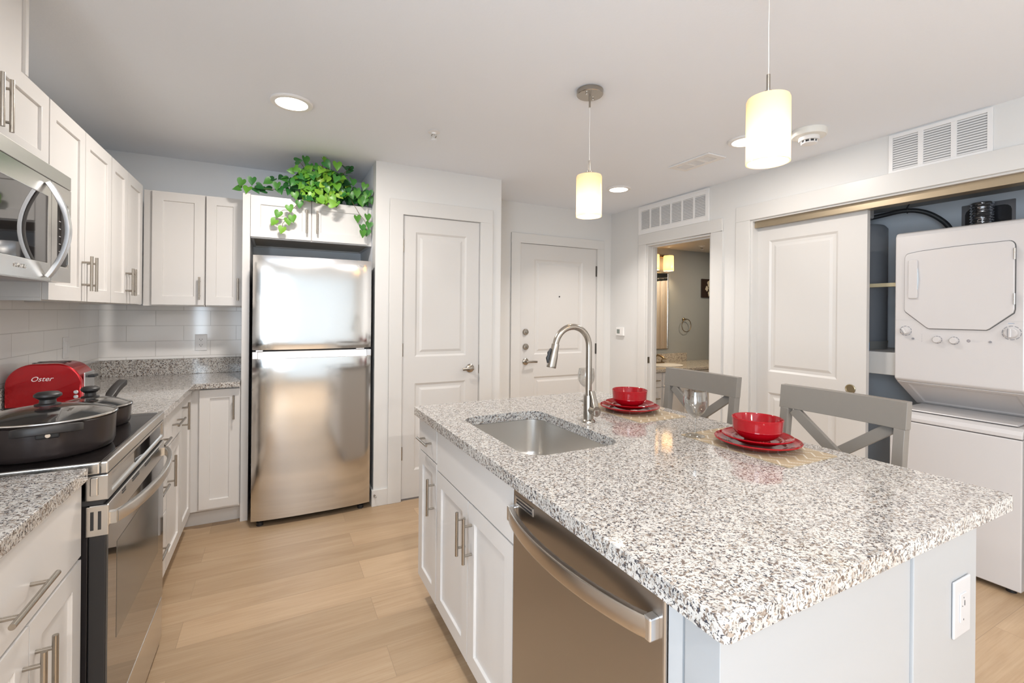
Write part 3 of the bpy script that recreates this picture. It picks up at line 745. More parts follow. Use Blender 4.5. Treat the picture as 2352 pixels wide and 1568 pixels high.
# recessed grip band above the lower door
for a_, b_ in ((FX0, FX0 + .032), (FX1 - .030, FX1)): obj('grip_end', box(nb(), a_, b_, FY + .012, FY + .07, 1.0665, 1.113), SATIN, t, .003)
bm = nb(); n_ = 24; A = []; B = []
for i in range(n_ + 1):
    s = i / n_; x = FX0 + .032 + s * (FX1 - FX0 - .062); q = FY + .020 + .018 * (1 - (2 * s - 1) ** 4)
    A.append(bm.verts.new((x, q, 1.0665))); B.append(bm.verts.new((x, q + .012, 1.111)))
for i in range(n_): bm.faces.new([A[i], A[i + 1], B[i + 1], B[i]])
obj('grip_band', bm, SATIN, t, smooth=True)
obj('gasket', box(nb(), FX0 + .006, FX1 - .006, FY + .05, FY + .078, .06, 1.70), DARK, t)
for a_, b_ in ((FX1 - .10, FX1 - .045), (FX0 + .02, FX0 + .06)): obj('hinge', box(nb(), a_, b_, FY + .02, FY + .07, 1.114, 1.123), SATIN, t, .002)
text('lettering', 'SAMSUNG', .021, FB(.492, FY + .0105, 1.688), mat('logo_grey', (.42, .42, .42), .4, .8), fz, .0008, sx=1.1)
for (x, y) in ((FX0 + .05, FY + .06), (FX1 - .055, FY + .06), (FX0 + .05, 3.88), (FX1 - .05, 3.88)):
    bm = nb(); cyl(bm, (x, y, 0), .020, .022); cyl(bm, (x, y, .022), .010, .03); obj('foot', bm, BLACK, t)

# ------------------------------------------------------------ island
IX0, IX1, IY0, IY1 = .596, 1.689, .461, 2.193
t = thing('countertop', 'large speckled granite island countertop holding the sink and place settings', 'countertop', (1.14, 1.33, CZ - SL))
SKX0, SKX1, SKY0, SKY1 = .712, 1.098, 1.262, 1.868
sink_loop = round_rect(SKX0, SKX1, SKY0, SKY1, .075, 10)
obj('slab', slab(round_rect(IX0, IX1, IY0, IY1, .014, 4), sink_loop, CZ - SL - .004, CZ), GRAN, t, .004, segs=3)
zi = CZ - SL - .005
IF = .622; IB = IF + .019
def isl(name, label, ya, yb, parts_, cat='cabinet'):
    t = thing(name, label, cat, ((IB + 1.2) / 2, (ya + yb) / 2, 0))
    bm = nb()
    if name == 'sink_cabinet':
        box(bm, IB, 1.22, ya, ya + .016, .105, zi); box(bm, IB, 1.22, yb - .016, yb, .105, zi); box(bm, IB, 1.22, ya + .016, yb - .016, .105, .125); box(bm, IB, IB + .016, ya + .016, yb - .016, .125, zi); box(bm, 1.204, 1.22, ya + .016, yb - .016, .125, zi)
    else: box(bm, IB, 1.22, ya, yb, .105, zi)
    box(bm, IB + .062, 1.22, ya, yb, 0, .105)
    obj('body', bm, CAB, t, .001)
    for p in parts_:
        kind, a0, a1, b0, b1 = p[:5]       # a0>a1 in world Y
        d = cab_door(FI(IB, a0, b0), a0 - a1, b1 - b0, t, name=kind, flat=(kind != 'door'))
        if len(p) > 5: bar_pull((Vector((IF, 0, 0)), -Y, Z, -X), -p[5], p[6], p[7], p[8], d)
    return t
isl('base_cabinet', 'narrow white island cabinet with one drawer over one door at the far end', 1.909, 2.182, [('drawer', 2.180, 1.912, .722, .874, 2.035, .790, .150, False), ('door', 2.180, 1.912, .115, .716, 1.938, .572, .158, True)])
isl('sink_cabinet', 'white island sink cabinet with a plain false front above two doors', 1.190, 1.907, [('false_front', 1.905, 1.193, .699, .874), ('door', 1.905, 1.547, .115, .693, 1.572, .572, .158, True), ('door', 1.543, 1.193, .115, .693, 1.506, .574, .160, True)])
# dishwasher
t = thing('dishwasher', 'stainless dishwasher with a curved bar handle under the island counter', 'dishwasher', (.9, .89, 0))
DY0, DY1 = .600, 1.187
obj('tub', box(nb(), IB + .01, 1.22, DY0 + .004, DY1 - .004, .10, zi - .004), mat('tub_grey', (.25, .25, .26), .5, .5), t)
obj('kick_plate', box(nb(), IB + .05, IB + .065, DY0 + .004, DY1 - .004, 0, .10), BLACK, t)
dr = obj('door', box(nb(), IF - .004, IB + .008, DY0, DY1, .108, .872), STEELD, t, .006, segs=3)
obj('side_edge', box(nb(), IF + .010, IB + .012, DY0 - .0015, DY0 - .0005, .108, .872), SATIN, dr)
bm = nb(); fr = FI(IF - .0045, 1.172, .829); fbox(bm, fr, 0, .105, 0, .022, 0, .002); v1 = obj('vent_frame', bm, SATIN, dr, .001)
for zz in (.004, .0125): obj('vent_slot', fbox(nb(), fr, .012, .099, zz, zz + .005, .001, .0028), BLACK, v1)
pts = []
for k in range(29):
    s = k / 28; pts.append((IF - .016 - .042 * (1 - (2 * s - 1) ** 2) ** .85, DY1 - .012 - s * (DY1 - DY0 - .036), .800 + .010 * s))
bm = nb(); tube(bm, pts, 1, 16, flat=(.021, .009, Z)); hd = obj('handle', bm, mat('bright_nickel', (.58, .53, .48), .26, 1.0), dr, smooth=True)
for s in (0, -1):
    p = pts[s]; obj('handle_end', box(nb(), p[0] - .010, IF - .002, p[1] - .010, p[1] + .010, p[2] - .021, p[2] + .021), SATIN, hd, .003)
# end panels and pony wall
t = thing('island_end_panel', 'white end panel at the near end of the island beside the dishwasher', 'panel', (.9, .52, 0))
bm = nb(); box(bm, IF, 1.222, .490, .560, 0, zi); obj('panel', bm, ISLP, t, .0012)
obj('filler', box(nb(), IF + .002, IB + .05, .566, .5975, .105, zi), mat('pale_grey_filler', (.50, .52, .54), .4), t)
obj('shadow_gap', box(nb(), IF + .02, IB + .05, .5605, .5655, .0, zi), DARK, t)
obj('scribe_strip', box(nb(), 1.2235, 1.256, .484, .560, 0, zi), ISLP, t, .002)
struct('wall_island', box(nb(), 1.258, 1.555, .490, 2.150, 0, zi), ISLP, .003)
# ------------------------------------------------------------ sink and faucet
t = thing('sink', 'stainless undermount sink basin set in the island counter', 'sink', (.9, 1.56, .70))
def ring_of(bm, loop, z, grow=0.0):
    cx, cy = (SKX0 + SKX1) / 2, (SKY0 + SKY1) / 2; hx, hy = (SKX1 - SKX0) / 2, (SKY1 - SKY0) / 2
    return [bm.verts.new((cx + (x - cx) * (hx + grow) / hx, cy + (y - cy) * (hy + grow) / hy, z)) for x, y in loop]
bm = nb(); zs = zi + .0005
seq = [(zs - .0045, .018), (zs - .0008, .018), (zs - .0008, .003), (zs - .010, .0025), (.74, -.004), (.722, -.008), (.710, -.018), (.7045, -.040), (.703, -.08), (.700, -.165)]
R = [ring_of(bm, sink_loop, z, g) for z, g in seq]
for A, B in zip(R, R[1:]):
    for i in range(len(A)): bm.faces.new([A[i], A[(i + 1) % len(A)], B[(i + 1) % len(A)], B[i]])
bm.faces.new(R[-1])
bs = obj('basin', bm, SINKM, t, smooth=True)
bm = nb(); lathe(bm, [(0, .002), (.022, .002), (.03, .0), (.042, .004), (.045, .001), (.045, -.004)], (.905, 1.565, .7035), 32); obj('drain', bm, CHROME, t, smooth=True)
t = thing('faucet', 'brushed nickel pull-down gooseneck faucet on the island', 'faucet', (1.174, 1.577, CZ))
fx, fy = 1.174, 1.577
bm = nb(); lathe(bm, [(0, 0), (.0285, 0), (.0285, .004), (.025, .009), (.0215, .012), (.0215, .110), (.0205, .113), (0, .113)], (fx, fy, CZ + .0), 36); obj('body', bm, NICKEL, t, smooth=True)
R_ = .0835; pts = [(fx, fy, CZ + .10), (fx, fy, 1.15), (fx, fy, 1.232)]
for k in range(1, 17):
    a = PI * k / 16 * .93; pts.append((fx - R_ + R_ * math.cos(a), fy, 1.2355 + R_ * math.sin(a)))
e = Vector(pts[-1]); dd = Vector((-.22, 0, -1)).normalized(); pts.append(tuple(e + dd * .01))
bm = nb(); tube(bm, pts, .0128, 20); obj('gooseneck', bm, NICKEL, t, smooth=True)
q0 = e + dd * .004; bm = nb(); rr = [.0150, .0158, .0162, .0185, .0196, .0198, .0185]; ls = [0, .003, .03, .05, .088, .094, .097]
tube(bm, [q0 + dd * l for l in ls], rr, 24); sh = obj('spray_head', bm, NICKEL, t, smooth=True)
bm = nb(); qn = Vector((-1, 0, .22)).normalized()
tube(bm, [q0 + dd * .022 + qn * .018, q0 + dd * .040 + qn * .023, q0 + dd * .050 + qn * .0215, q0 + dd * .062 + qn * .0245, q0 + dd * .080 + qn * .019], [.004, .0075, .006, .0075, .004], 12); obj('spray_button', bm, BLACK, sh, smooth=True)
bm = nb(); hz = .972
tube(bm, [(fx, fy - .015, hz), (fx, fy - .052, hz)], .0145, 20); tube(bm, [(fx, fy - .049, hz), (fx, fy - .058, hz)], .0205, 24)
tube(bm, smooth_path([(fx, fy - .055, hz - .012), (fx - .001, fy - .052, hz + .012), (fx - .002, fy - .043, hz + .045), (fx - .003, fy - .030, hz + .080)], 5), [1.25] * 5 + [1.1] * 5 + [.95] * 6, 14, flat=(.0115, .0042, X)); obj('lever', bm, NICKEL, t, smooth=True)

# ------------------------------------------------------------ place settings
def plate_prof(R, h):
    return [(0, .004), (R * .56, .004), (R * .62, .006), (R * .66, .010), (R * .70, .0115), (R * .74, .0115), (R * .76, .0135), (R * .80, .0140), (R * .82, .0160), (R * .86, .0165), (R * .88, .0185), (R * .92, .019), (R * .94, .0205), (R * .985, h), (R, h - .001), (R * .995, h - .004), (R * .9, h - .0085), (R * .66, .0035), (R * .60, 0), (0, 0)]
def bowl_prof(R, h):
    P = [(0, .008), (R * .35, .008), (R * .62, .016), (R * .80, .034), (R * .89, h * .62), (R * .935, h - .004), (R * .965, h), (R, h - .002)]
    P += [(R * .985, h - .006)]
    for k in range(5): P += [(R * (.985 - .006 * k), h - .009 - k * .006), (R * (.972 - .006 * k), h - .012 - k * .006)]
    P += [(R * .955, h * .47), (R * .93, h * .46), (R * .88, h * .34), (R * .74, h * .17), (R * .55, .006), (R * .50, .004), (R * .50, 0), (0, 0)]
    return P
def setting(cx, cy, which, mx0, mx1, my0, my1):
    z = CZ
    bm = nb(); prism(bm, round_rect(mx0, mx1, my0, my1, .004, 2), (Vector((0, 0, z)), X, Y, Z), 0.0003, .0026)
    o = obj('placemat', bm, MATW, at=((mx0 + mx1) / 2, (my0 + my1) / 2, z)); prop(o, 'tan woven placemat with a white chain pattern under the %s red dishes' % which, 'placemat', 'woven placemats on the island')
    z += .0028
    for nm, prof, lb, cat, gr in (('dinner_plate', plate_prof(.136, .027), 'large red dinner plate lying on the %s placemat, beneath the smaller plate', 'plate', 'red dinner plates'),
                                 ('salad_plate', plate_prof(.112, .0235), 'smaller red plate stacked on the dinner plate, under the bowl, at the %s setting', 'plate', 'red salad plates'),
                                 ('bowl', bowl_prof(.081, .078), 'red ribbed bowl on top of the %s plate stack', 'bowl', 'red bowls')):
        bm = nb(); lathe(bm, prof, (cx, cy, z), 64); o = obj(nm, bm, REDC, smooth=True, at=(cx, cy, z)); prop(o, lb % which, cat, gr)
        z += .0165 if nm == 'dinner_plate' else .0045
MATW = mat('woven_tan_mat', (.40, .32, .21), .6)
def weave():
    m = MATW; t, n, l, b = nt(m); g = n.new('ShaderNodeNewGeometry')
    mp = n.new('ShaderNodeMapping'); mp.inputs['Rotation'].default_value = (0, 0, .0); l.new(g.outputs['Position'], mp.inputs[0])
    w1 = n.new('ShaderNodeTexWave'); w1.wave_type = 'BANDS'; w1.bands_direction = 'X'; w1.inputs['Scale'].default_value = 24; w1.inputs['Distortion'].default_value = 0; l.new(mp.outputs[0], w1.inputs[0])
    # zigzag chain: wave with coordinates sheared by a triangle wave
    sp = n.new('ShaderNodeSeparateXYZ'); l.new(g.outputs['Position'], sp.inputs[0])
    pp = n.new('ShaderNodeMath'); pp.operation = 'PINGPONG'; pp.inputs[1].default_value = .03; l.new(sp.outputs[1], pp.inputs[0])
    ad = n.new('ShaderNodeMath'); ad.operation = 'ADD'; l.new(sp.outputs[0], ad.inputs[0]); l.new(pp.outputs[0], ad.inputs[1])
    md = n.new('ShaderNodeMath'); md.operation = 'PINGPONG'; md.inputs[1].default_value = .0225; l.new(ad.outputs[0], md.inputs[0])
    lt = n.new('ShaderNodeMath'); lt.operation = 'LESS_THAN'; lt.inputs[1].default_value = .0042; l.new(md.outputs[0], lt.inputs[0])
    dt = n.new('ShaderNodeTexChecker'); dt.inputs['Scale'].default_value = 190; l.new(g.outputs['Position'], dt.inputs[0]); dt.inputs[1].default_value = (1, 1, 1, 1); dt.inputs[2].default_value = (.35, .35, .35, 1)
    mu = n.new('ShaderNodeMath'); mu.operation = 'MULTIPLY'; l.new(lt.outputs[0], mu.inputs[0]); l.new(dt.outputs[0], mu.inputs[1])
    l.new(mix(m, mu.outputs[0], (.36, .28, .18), (.62, .58, .50)), b.inputs['Base Color'])
weave()
setting(1.485, 1.030, 'nearer', 1.362, 1.618, .842, 1.255)
setting(1.478, 1.668, 'farther', 1.356, 1.622, 1.462, 1.875)
def wine(cx, cy, label, z=0.0):
    P = [(0, .004), (.0345, .0015), (.0355, .0005), (.035, .002), (.012, .0055), (.0055, .012), (.0042, .03), (.0040, .055), (.0055, .066), (.014, .074), (.030, .088), (.040, .106), (.0435, .126), (.0425, .146), (.0385, .168), (.0378, .169), (.0372, .168), (.0413, .146), (.0422, .126), (.0388, .107), (.029, .0895), (.012, .0765), (0, .073)]
    bm = nb(); lathe(bm, P, (cx, cy, CZ + z), 48); o = obj('wine_glass', bm, WINEG, smooth=True, at=(cx, cy, CZ + z)); prop(o, label, 'wine glass', 'stemmed glasses on the island')
wine(1.392, 1.213, 'clear stemmed wine glass at the corner of the nearer placemat', .0028)
wine(1.440, 1.955, 'clear stemmed wine glass standing partly behind the faucet neck')

# ------------------------------------------------------------ counter stools with crossed backs
st = thing('counter_stool', 'grey cross-back counter stool nearer the laundry closet, at the nearer place setting', 'stool', (1.78, 1.02, 0), 0, 'grey cross-back counter stools')
def L(name, bm, bev=.002, parent=None): return obj(name, bm, CHAIRM, parent or st, bev, local=True)
HW = .222
def bent(x0, z0, x1, z1, y0, y1, t_):   # leaning board along x-z
    return [(x0, z0), (x1, z1)]
def rake(z): return .140 + max(0, z - .66) * .115     # local x of the back post
for s in (-1, 1):
    y0, y1 = (s * HW - (.034 if s > 0 else 0)), (s * HW + (.034 if s < 0 else 0))
    bm = nb(); zz = [(0, .175), (.64, .135), (.98, rake(.98) - .002)]
    for (za, xa), (zb, xb) in zip(zz, zz[1:]):
        vs = [bm.verts.new((xa + q, y, za)) for q, y in ((0, y0), (.036, y0), (.036, y1), (0, y1))] + [bm.verts.new((xb + q, y, zb)) for q, y in ((0, y0), (.036, y0), (.036, y1), (0, y1))]
        for f in ((0, 1, 2, 3), (4, 7, 6, 5), (0, 4, 5, 1), (1, 5, 6, 2), (2, 6, 7, 3), (3, 7, 4, 0)): bm.faces.new([vs[i] for i in f])
    L('leg', bm)
    bm = nb(); box(bm, -.225, -.19, y0, y1, 0, .63); L('leg', bm)
bm = nb(); box(bm, -.24, .185, -HW - .004, HW + .004, .632, .662); L('seat', bm, .008)
bm = nb(); box(bm, -.215, .15, -HW + .01, -HW + .03, .57, .63); box(bm, -.215, .15, HW - .03, HW - .01, .57, .63); box(bm, -.215, -.195, -HW + .03, HW - .03, .57, .63); L('apron', bm)
for zz, a in ((.18, 0), (.30, 1), (.30, -1)):
    bm = nb()
    if a == 0: box(bm, -.215, -.198, -HW + .035, HW - .035, zz, zz + .035)
    else: box(bm, -.19, .16, a * (HW - .022) - .009, a * (HW - .022) + .009, zz, zz + .03)
    L('stretcher', bm)
# top rail, slightly curved
bm = nb(); n_ = 12; V = []
for i in range(n_ + 1):
    s = -1 + 2 * i / n_; y = s * (HW + .004); cv = .014 * (1 - s * s)
    V.append([bm.verts.new((rake(z) - .004 + cv + q, y, z)) for q, z in ((0, .979), (.034, .979), (.034, 1.076), (0, 1.076))])
for A, B in zip(V, V[1:]):
    for k in range(4): bm.faces.new([A[k], A[(k + 1) % 4], B[(k + 1) % 4], B[k]])
bm.faces.new(V[0]); bm.faces.new(V[-1][::-1]); L('top_rail', bm)
def brace(ya, za, yb, zb, d, w_=.040, tt=.018):
    bm = nb(); a = Vector((0, ya, za)); b_ = Vector((0, yb, zb)); dirv = (b_ - a).normalized(); nn = Vector((0, -dirv.z, dirv.y)) * w_ / 2
    vs = []
    for p in (a, b_):
        for q in (nn, -nn):
            for e_ in (0, tt): vs.append(bm.verts.new(Vector((rake(p.z + q.z) + .006 + d + e_, p.y + q.y, p.z + q.z))))
    for f in ((0, 1, 3, 2), (4, 6, 7, 5), (0, 4, 5, 1), (2, 3, 7, 6), (0, 2, 6, 4), (1, 5, 7, 3)): bm.faces.new([vs[i] for i in f])
    return L('cross_brace', bm)
brace(HW - .05, .975, -HW + .045, .70, .0); brace(-HW + .05, .975, HW - .045, .70, .0195)
bm = nb(); box(bm, .142, .170, -HW + .034, HW - .034, .675, .715); L('lower_rail', bm)
st.location = (1.772, 1.022, 0)
s2 = copy_tree(st); s2.location = (1.772, 1.686, 0); s2['label'] = 'grey cross-back counter stool at the farther place setting, in front of the bathroom doorway'

# ------------------------------------------------------------ pans on the cooktop
CT = .9537
def pan(name, cx, cy, R, h, label, cat):
    t = thing(name, label, cat, (cx, cy, CT))
    bm = nb(); lathe(bm, [(0, 0), (R * .90, 0), (R * .955, .006), (R * .985, .02), (R, h - .004), (R + .004, h), (R - .001, h + .0005), (R - .004, h - .004), (R * .965, .022), (R * .93, .008), (0, .006)], (cx, cy, CT), 72)
    obj('pan_body', bm, POT, t, smooth=True); return t
def lid(cx, cy, R, z, label, kr=.031):
    t = thing('pan_lid', label, 'lid', (cx, cy, z))
    n_ = 12; prof = [(R * math.sin(k / n_ * PI / 2 * 1.0), 0) for k in range(n_ + 1)]
    dome = [(R * k / n_, .004 + .030 * (1 - (k / n_) ** 2)) for k in range(n_ + 1)]
    under = [(r, hh - .003) for r, hh in dome[::-1]]
    bm = nb(); lathe(bm, dome + under, (cx, cy, z + .0008), 72); obj('glass', bm, LIDG, t, smooth=True)
    bm = nb(); lathe(bm, [(R - .004, .0065), (R + .0015, .006), (R + .003, .003), (R + .0015, .0005), (R - .004, .0005)], (cx, cy, z), 72, close=True); obj('rim', bm, CHROME, t, smooth=True)
    bm = nb(); hz = z + .034; k = kr
    lathe(bm, [(0, 0), (k * .95, 0), (k * .95, .003), (k * .62, .006), (k * .58, .016), (k * .75, .020), (k, .026), (k * .99, .032), (k * .75, .038), (k * .3, .040), (0, .040)], (cx, cy, hz - .0005), 40); obj('knob', bm, BAKE, t, smooth=True)
    return t
px, py, pr, ph = -.600, 1.848, .156, .100
t = pan('saute_pan', px, py, pr, ph, 'large deep black saute pan with a small helper handle, at the front of the cooktop', 'pan')
dv = Vector((.31, -.951, 0)); sv = Vector((.951, .31, 0)); c = Vector((px, py, CT + .076)) + dv * (pr + .001)
bm = nb(); tube(bm, smooth_path([c - sv * .058 + dv * .008 + Z * .014, c - sv * .045 + dv * .030 + Z * .018, c + dv * .040 + Z * .020, c + sv * .045 + dv * .030 + Z * .018, c + sv * .058 + dv * .008 + Z * .014], 6), 1, 14, flat=(.0115, .015, Z))
hh = obj('helper_handle', bm, BAKE, t, smooth=True)
bm = nb(); fbox(bm, (c, sv, Z, dv), -.024, .024, -.010, .018, -.003, .010); obj('handle_bracket', bm, BAKE, t, .004)
bm = nb(); tube(bm, [c + dv * .009 - Z * .001, c + dv * .013 - Z * .001], .0055, 16); obj('rivet', bm, CHROME, t, smooth=True)
lid(px, py, pr + .001, CT + ph + .0012, 'domed glass lid with a black knob on the large saute pan in front')
sx_, sy_, sr, sh_ = -.592, 2.172, .116, .068
t = pan('skillet', sx_, sy_, sr, sh_, 'smaller black skillet with a long handle, behind the large saute pan', 'pan')
bm = nb(); q = [(sx_ + .002, sy_ + sr - .002, CT + .040), (sx_ + .006, sy_ + sr + .05, CT + .060), (sx_ + .014, sy_ + sr + .11, CT + .093), (sx_ + .022, sy_ + sr + .165, CT + .112), (sx_ + .026, sy_ + sr + .190, CT + .116)]
tube(bm, smooth_path(q, 6), [.6] * 3 + [1.0] * 6 + [1.15] * 12 + [1.0, .9, .75, .5], 14, flat=(.011, .014, Z)); obj('handle', bm, BAKE, t, smooth=True)
lid(sx_, sy_, sr + .001, CT + sh_ + .0012, 'domed glass lid with a black knob on the smaller skillet', .027)

# ------------------------------------------------------------ toaster
TX0, TX1, TY0, TY1 = -1.022, -.772, 2.720, 2.890
t = thing('toaster', 'shiny red two-slice toaster with a black base on the counter beyond the pans', 'toaster', (-.90, 2.80, CZ))
prof = round_rect(TX0, TX1, CZ - .06, CZ + .212, .092, 10)
prof = [(a, max(b, CZ + .026)) for a, b in prof if b > CZ - .0]
prof = [(TX0, CZ + .026)] + [p for p in sorted(set(prof), key=lambda p: -math.atan2(p[1] - CZ - .026, p[0] - (TX0 + TX1) / 2)) if p[1] > CZ + .03] + [(TX1, CZ + .026)]
bm = nb(); prism(bm, prof, (Vector((0, TY0, 0)), X, Z, Y), 0, TY1 - TY0); obj('shell', bm, REDT, t, .012, segs=4, smooth=True)
bm = nb(); prism(bm, round_rect(TX0 - .003, TX1 + .003, TY0 - .003, TY1 + .003, .02), (Vector((0, 0, CZ)), X, Y, Z), .006, .028); obj('base', bm, BLACK, t, .004)
for x in (TX0 + .03, TX1 - .03):
    for y in (TY0 + .03, TY1 - .03): obj('foot', cyl(nb(), (x, y, CZ + .0005), .01, .006), BLACK, t)
for y in (TY0 + .048, TY0 + .102): obj('bread_slot', box(nb(), TX0 + .07, TX1 - .07, y, y + .024, CZ + .2108, CZ + .2128), BLACK, t)
bm = nb(); box(bm, TX1 - .001, TX1 + .006, TY0 + .022, TY1 - .022, CZ + .05, CZ + .165); ep = obj('end_plate', bm, SATIN, t, .004)
obj('lever', box(nb(), TX1 + .005, TX1 + .030, TY0 + .06, TY1 - .06, CZ + .138, CZ + .150), BLACK, t, .003)
obj('browning_dial', cyl(nb(), (TX1 + .004, TY0 + .085, CZ + .075), .015, .022, 'x'), BLACK, t, smooth=True)
for z in (.062, .083): 
    bm = nb(); lathe(bm, [(0, 0), (.0085, 0), (.0085, .003), (.006, .005), (0, .005)], (TX1 - .018, TY0 + .0, CZ + z), 24, '-y'); obj('button', bm, SATIN, t, smooth=True)
text('lettering', 'Oster', .030, (Vector((-.905, TY0 - .0003, CZ + .146)), X, Z, -Y), mat('white_print', (.9, .9, .9), .4), t, .0006, .35)

# ------------------------------------------------------------ trailing plant on the fridge cabinet
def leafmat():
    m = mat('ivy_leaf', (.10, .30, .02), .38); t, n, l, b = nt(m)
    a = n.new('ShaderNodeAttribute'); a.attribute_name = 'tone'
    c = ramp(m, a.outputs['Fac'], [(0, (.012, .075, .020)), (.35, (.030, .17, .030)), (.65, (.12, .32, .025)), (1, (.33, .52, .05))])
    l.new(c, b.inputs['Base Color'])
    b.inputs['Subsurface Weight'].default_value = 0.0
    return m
LEAF = leafmat(); STEM = mat('ivy_stem', (.13, .09, .035), .6)
t = thing('trailing_plant', 'bushy artificial green trailing plant sitting on top of the cabinet over the refrigerator', 'plant', (.27, 3.62, UT + .001))
bm = nb(); lathe(bm, [(0, 0), (.055, 0), (.075, .10), (.08, .105), (.072, .105), (.06, .09), (0, .09)], (.27, 3.62, UT + .001), 32); obj('pot', bm, mat('terracotta', (.35, .17, .09), .7), t, smooth=True)
bm = nb(); tone = bm.faces.layers.float.new('tone')
def leaf(c, size, tipdir, nrm, tn, fold=.18):
    c = Vector(c); t_ = Vector(tipdir).normalized(); n_ = Vector(nrm); n_ = (n_ - t_ * n_.dot(t_)).normalized(); s_ = t_.cross(n_)
    half = [(0, -.10), (.17, -.27), (.36, -.24), (.47, -.06), (.44, .15), (.30, .38), (.13, .58), (0, .74)]
    mid = [(0, y) for _, y in half]
    for sg in (-1, 1):
        vs = []
        for x, y in half:
            vs.append(bm.verts.new(c + (s_ * sg * x + t_ * (y - .1) + n_ * (abs(x) * fold * 2 - .28 * max(0, y) ** 2)) * size))
        ms = [bm.verts.new(c + (t_ * (y - .1) + n_ * (-.28 * max(0, y) ** 2)) * size) for y in (.05, .2, .4)]
        loop = vs + ms[::-1]
        # fan from the midrib
        chain = vs; M_ = [vs[0]] + ms + [vs[-1]]
        tri = [(M_[0], chain[1], chain[2]), (M_[0], chain[2], M_[1]), (M_[1], chain[2], chain[3]), (M_[1], chain[3], chain[4]), (M_[1], chain[4], M_[2]), (M_[2], chain[4], chain[5]), (M_[2], chain[5], M_[3]), (M_[3], chain[5], chain[6]), (M_[3], chain[6], M_[4])]
        for q in tri:
            f = bm.faces.new(q if sg > 0 else q[::-1]); f[tone] = tn
rl = random.Random(11)
LFT = [(-0.204, 2.217), (-0.145, 2.237), (-0.223, 2.170), (-0.169, 2.168), (-0.125, 2.177), (-0.105, 2.196), (-0.049, 2.238), (-0.044, 2.193), (0.002, 2.217), (-0.024, 2.259), (0.033, 2.279), (0.054, 2.264), (.06, 2.22), (.02, 2.19), (.075, 2.19), (-.08, 2.18)]
MID = [(0.11, 2.153), (0.137, 2.098), (0.077, 2.06), (0.011, 2.015), (0.096, 1.996), (0.07, 1.976), (-0.011, 1.962), (0.035, 1.915)]
RGT = [(0.563, 2.275), (0.51, 2.237), (0.576, 2.208), (0.600, 2.182), (0.54, 2.155), (0.505, 2.212), (0.512, 2.041), (0.580, 2.055), (0.545, 1.976), (0.595, 2.002), (0.545, 1.933), (0.582, 1.949), (0.47, 2.201), (0.59, 2.225), (.53, 2.19), (.56, 2.17)]
FRT = [(0.188, 2.12), (0.263, 2.126), (0.334, 2.102), (0.37, 2.118), (0.237, 2.263), (0.143, 2.206), (0.36, 2.283), (0.3, 2.245), (0.369, 2.231), (0.203, 2.191), (0.254, 2.186), (0.317, 2.2), (0.389, 2.18), (0.339, 2.168), (0.267, 2.223), (0.416, 2.327), (0.476, 2.293), (0.368, 2.379), (0.427, 2.382), (0.467, 2.372), (0.299, 2.374), (0.321, 2.336), (0.234, 2.352), (0.197, 2.352), (0.17, 2.398), (0.123, 2.387), (0.118, 2.317), (0.087, 2.301), (0.165, 2.313), (0.103, 2.23), (0.109, 2.208), (0.16, 2.261), (0.213, 2.268), (0.256, 2.309), (0.282, 2.400), (0.272, 2.265), (0.399, 2.277), (0.317, 2.159), (0.193, 2.15), (0.151, 2.144), (0.23, 2.154), (0.289, 2.29), (0.338, 2.315), (0.45, 2.338), (0.433, 2.269), (0.423, 2.22), (0.182, 2.241), (0.208, 2.308), (0.139, 2.269)]
stems = []
def rn(s): return rl.uniform(-s, s)
for i, (x, z) in enumerate(LFT):
    y = 3.50 + rn(.03); leaf((x, y, max(z, 2.165)), .060, (rn(.9) - .3, rn(.3) - .2, -.5 + rn(.5)), (rn(.4), -1, .55 + rn(.3)), .25 + rn(.2) + (.35 if i in (0, 2, 3) else 0)); stems.append(((.2, 3.55, 2.16), (x, y, max(z, 2.165))))
for i, (x, z) in enumerate(MID): leaf((x, 3.413 + rn(.008), z), .056, (rn(.3) - (.55 if i in (3, 6) else .05), -.05, -1), (rn(.25), -1, .2), .45 + rn(.1) + i * .045)
for i, (x, z) in enumerate(RGT): leaf((x, 3.425 + rn(.02), z), .058, (rn(.5), -.1, -1), (rn(.4), -1, .3), .38 + rn(.15)); 
for i, (x, z) in enumerate(FRT):
    front = z < 2.29; y = 3.385 + rn(.05) if front else 3.40 + rn(.05)
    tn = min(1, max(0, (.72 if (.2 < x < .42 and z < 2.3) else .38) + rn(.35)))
    leaf((x, y, min(z, 2.40)), .048 + rl.random() * .020, (rn(1.0), -.25 + rn(.4), -.7 + rn(.8)), (rn(.9), -1, .45 + rn(.8)), tn)
for k in range(85):
    a = rl.uniform(0, 2 * PI); r = math.sqrt(rl.random()) * .95; x = .28 + math.cos(a) * r * .18; z = 2.235 + math.sin(a) * r * .13
    leaf((x, 3.40 + rn(.04), z), .044 + rl.random() * .018, (rn(1), -.3 + rn(.5), -.6 + rn(.9)), (rn(1), -1, .4 + rn(.9)), .25 + rl.random() * .6)
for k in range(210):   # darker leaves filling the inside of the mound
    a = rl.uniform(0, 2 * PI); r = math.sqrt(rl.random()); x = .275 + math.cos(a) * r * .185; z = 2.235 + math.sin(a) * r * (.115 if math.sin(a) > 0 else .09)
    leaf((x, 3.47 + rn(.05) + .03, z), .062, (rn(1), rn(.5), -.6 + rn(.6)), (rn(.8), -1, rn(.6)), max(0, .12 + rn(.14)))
for k in range(26):
    x = .46 + rl.random() * .13; leaf((x, 3.50 + rn(.05), 2.165 + rl.random() * .07), .065, (rn(1), rn(.5), -.5), (rn(.6), -1, .5), .12 + rl.random() * .25)
for q in bm.verts:
    if q.co.z > 2.43: q.co.z = 2.43
    if q.co.y > 3.462 and q.co.z < UT + .006: q.co.z = UT + .006 + rl.random() * .004
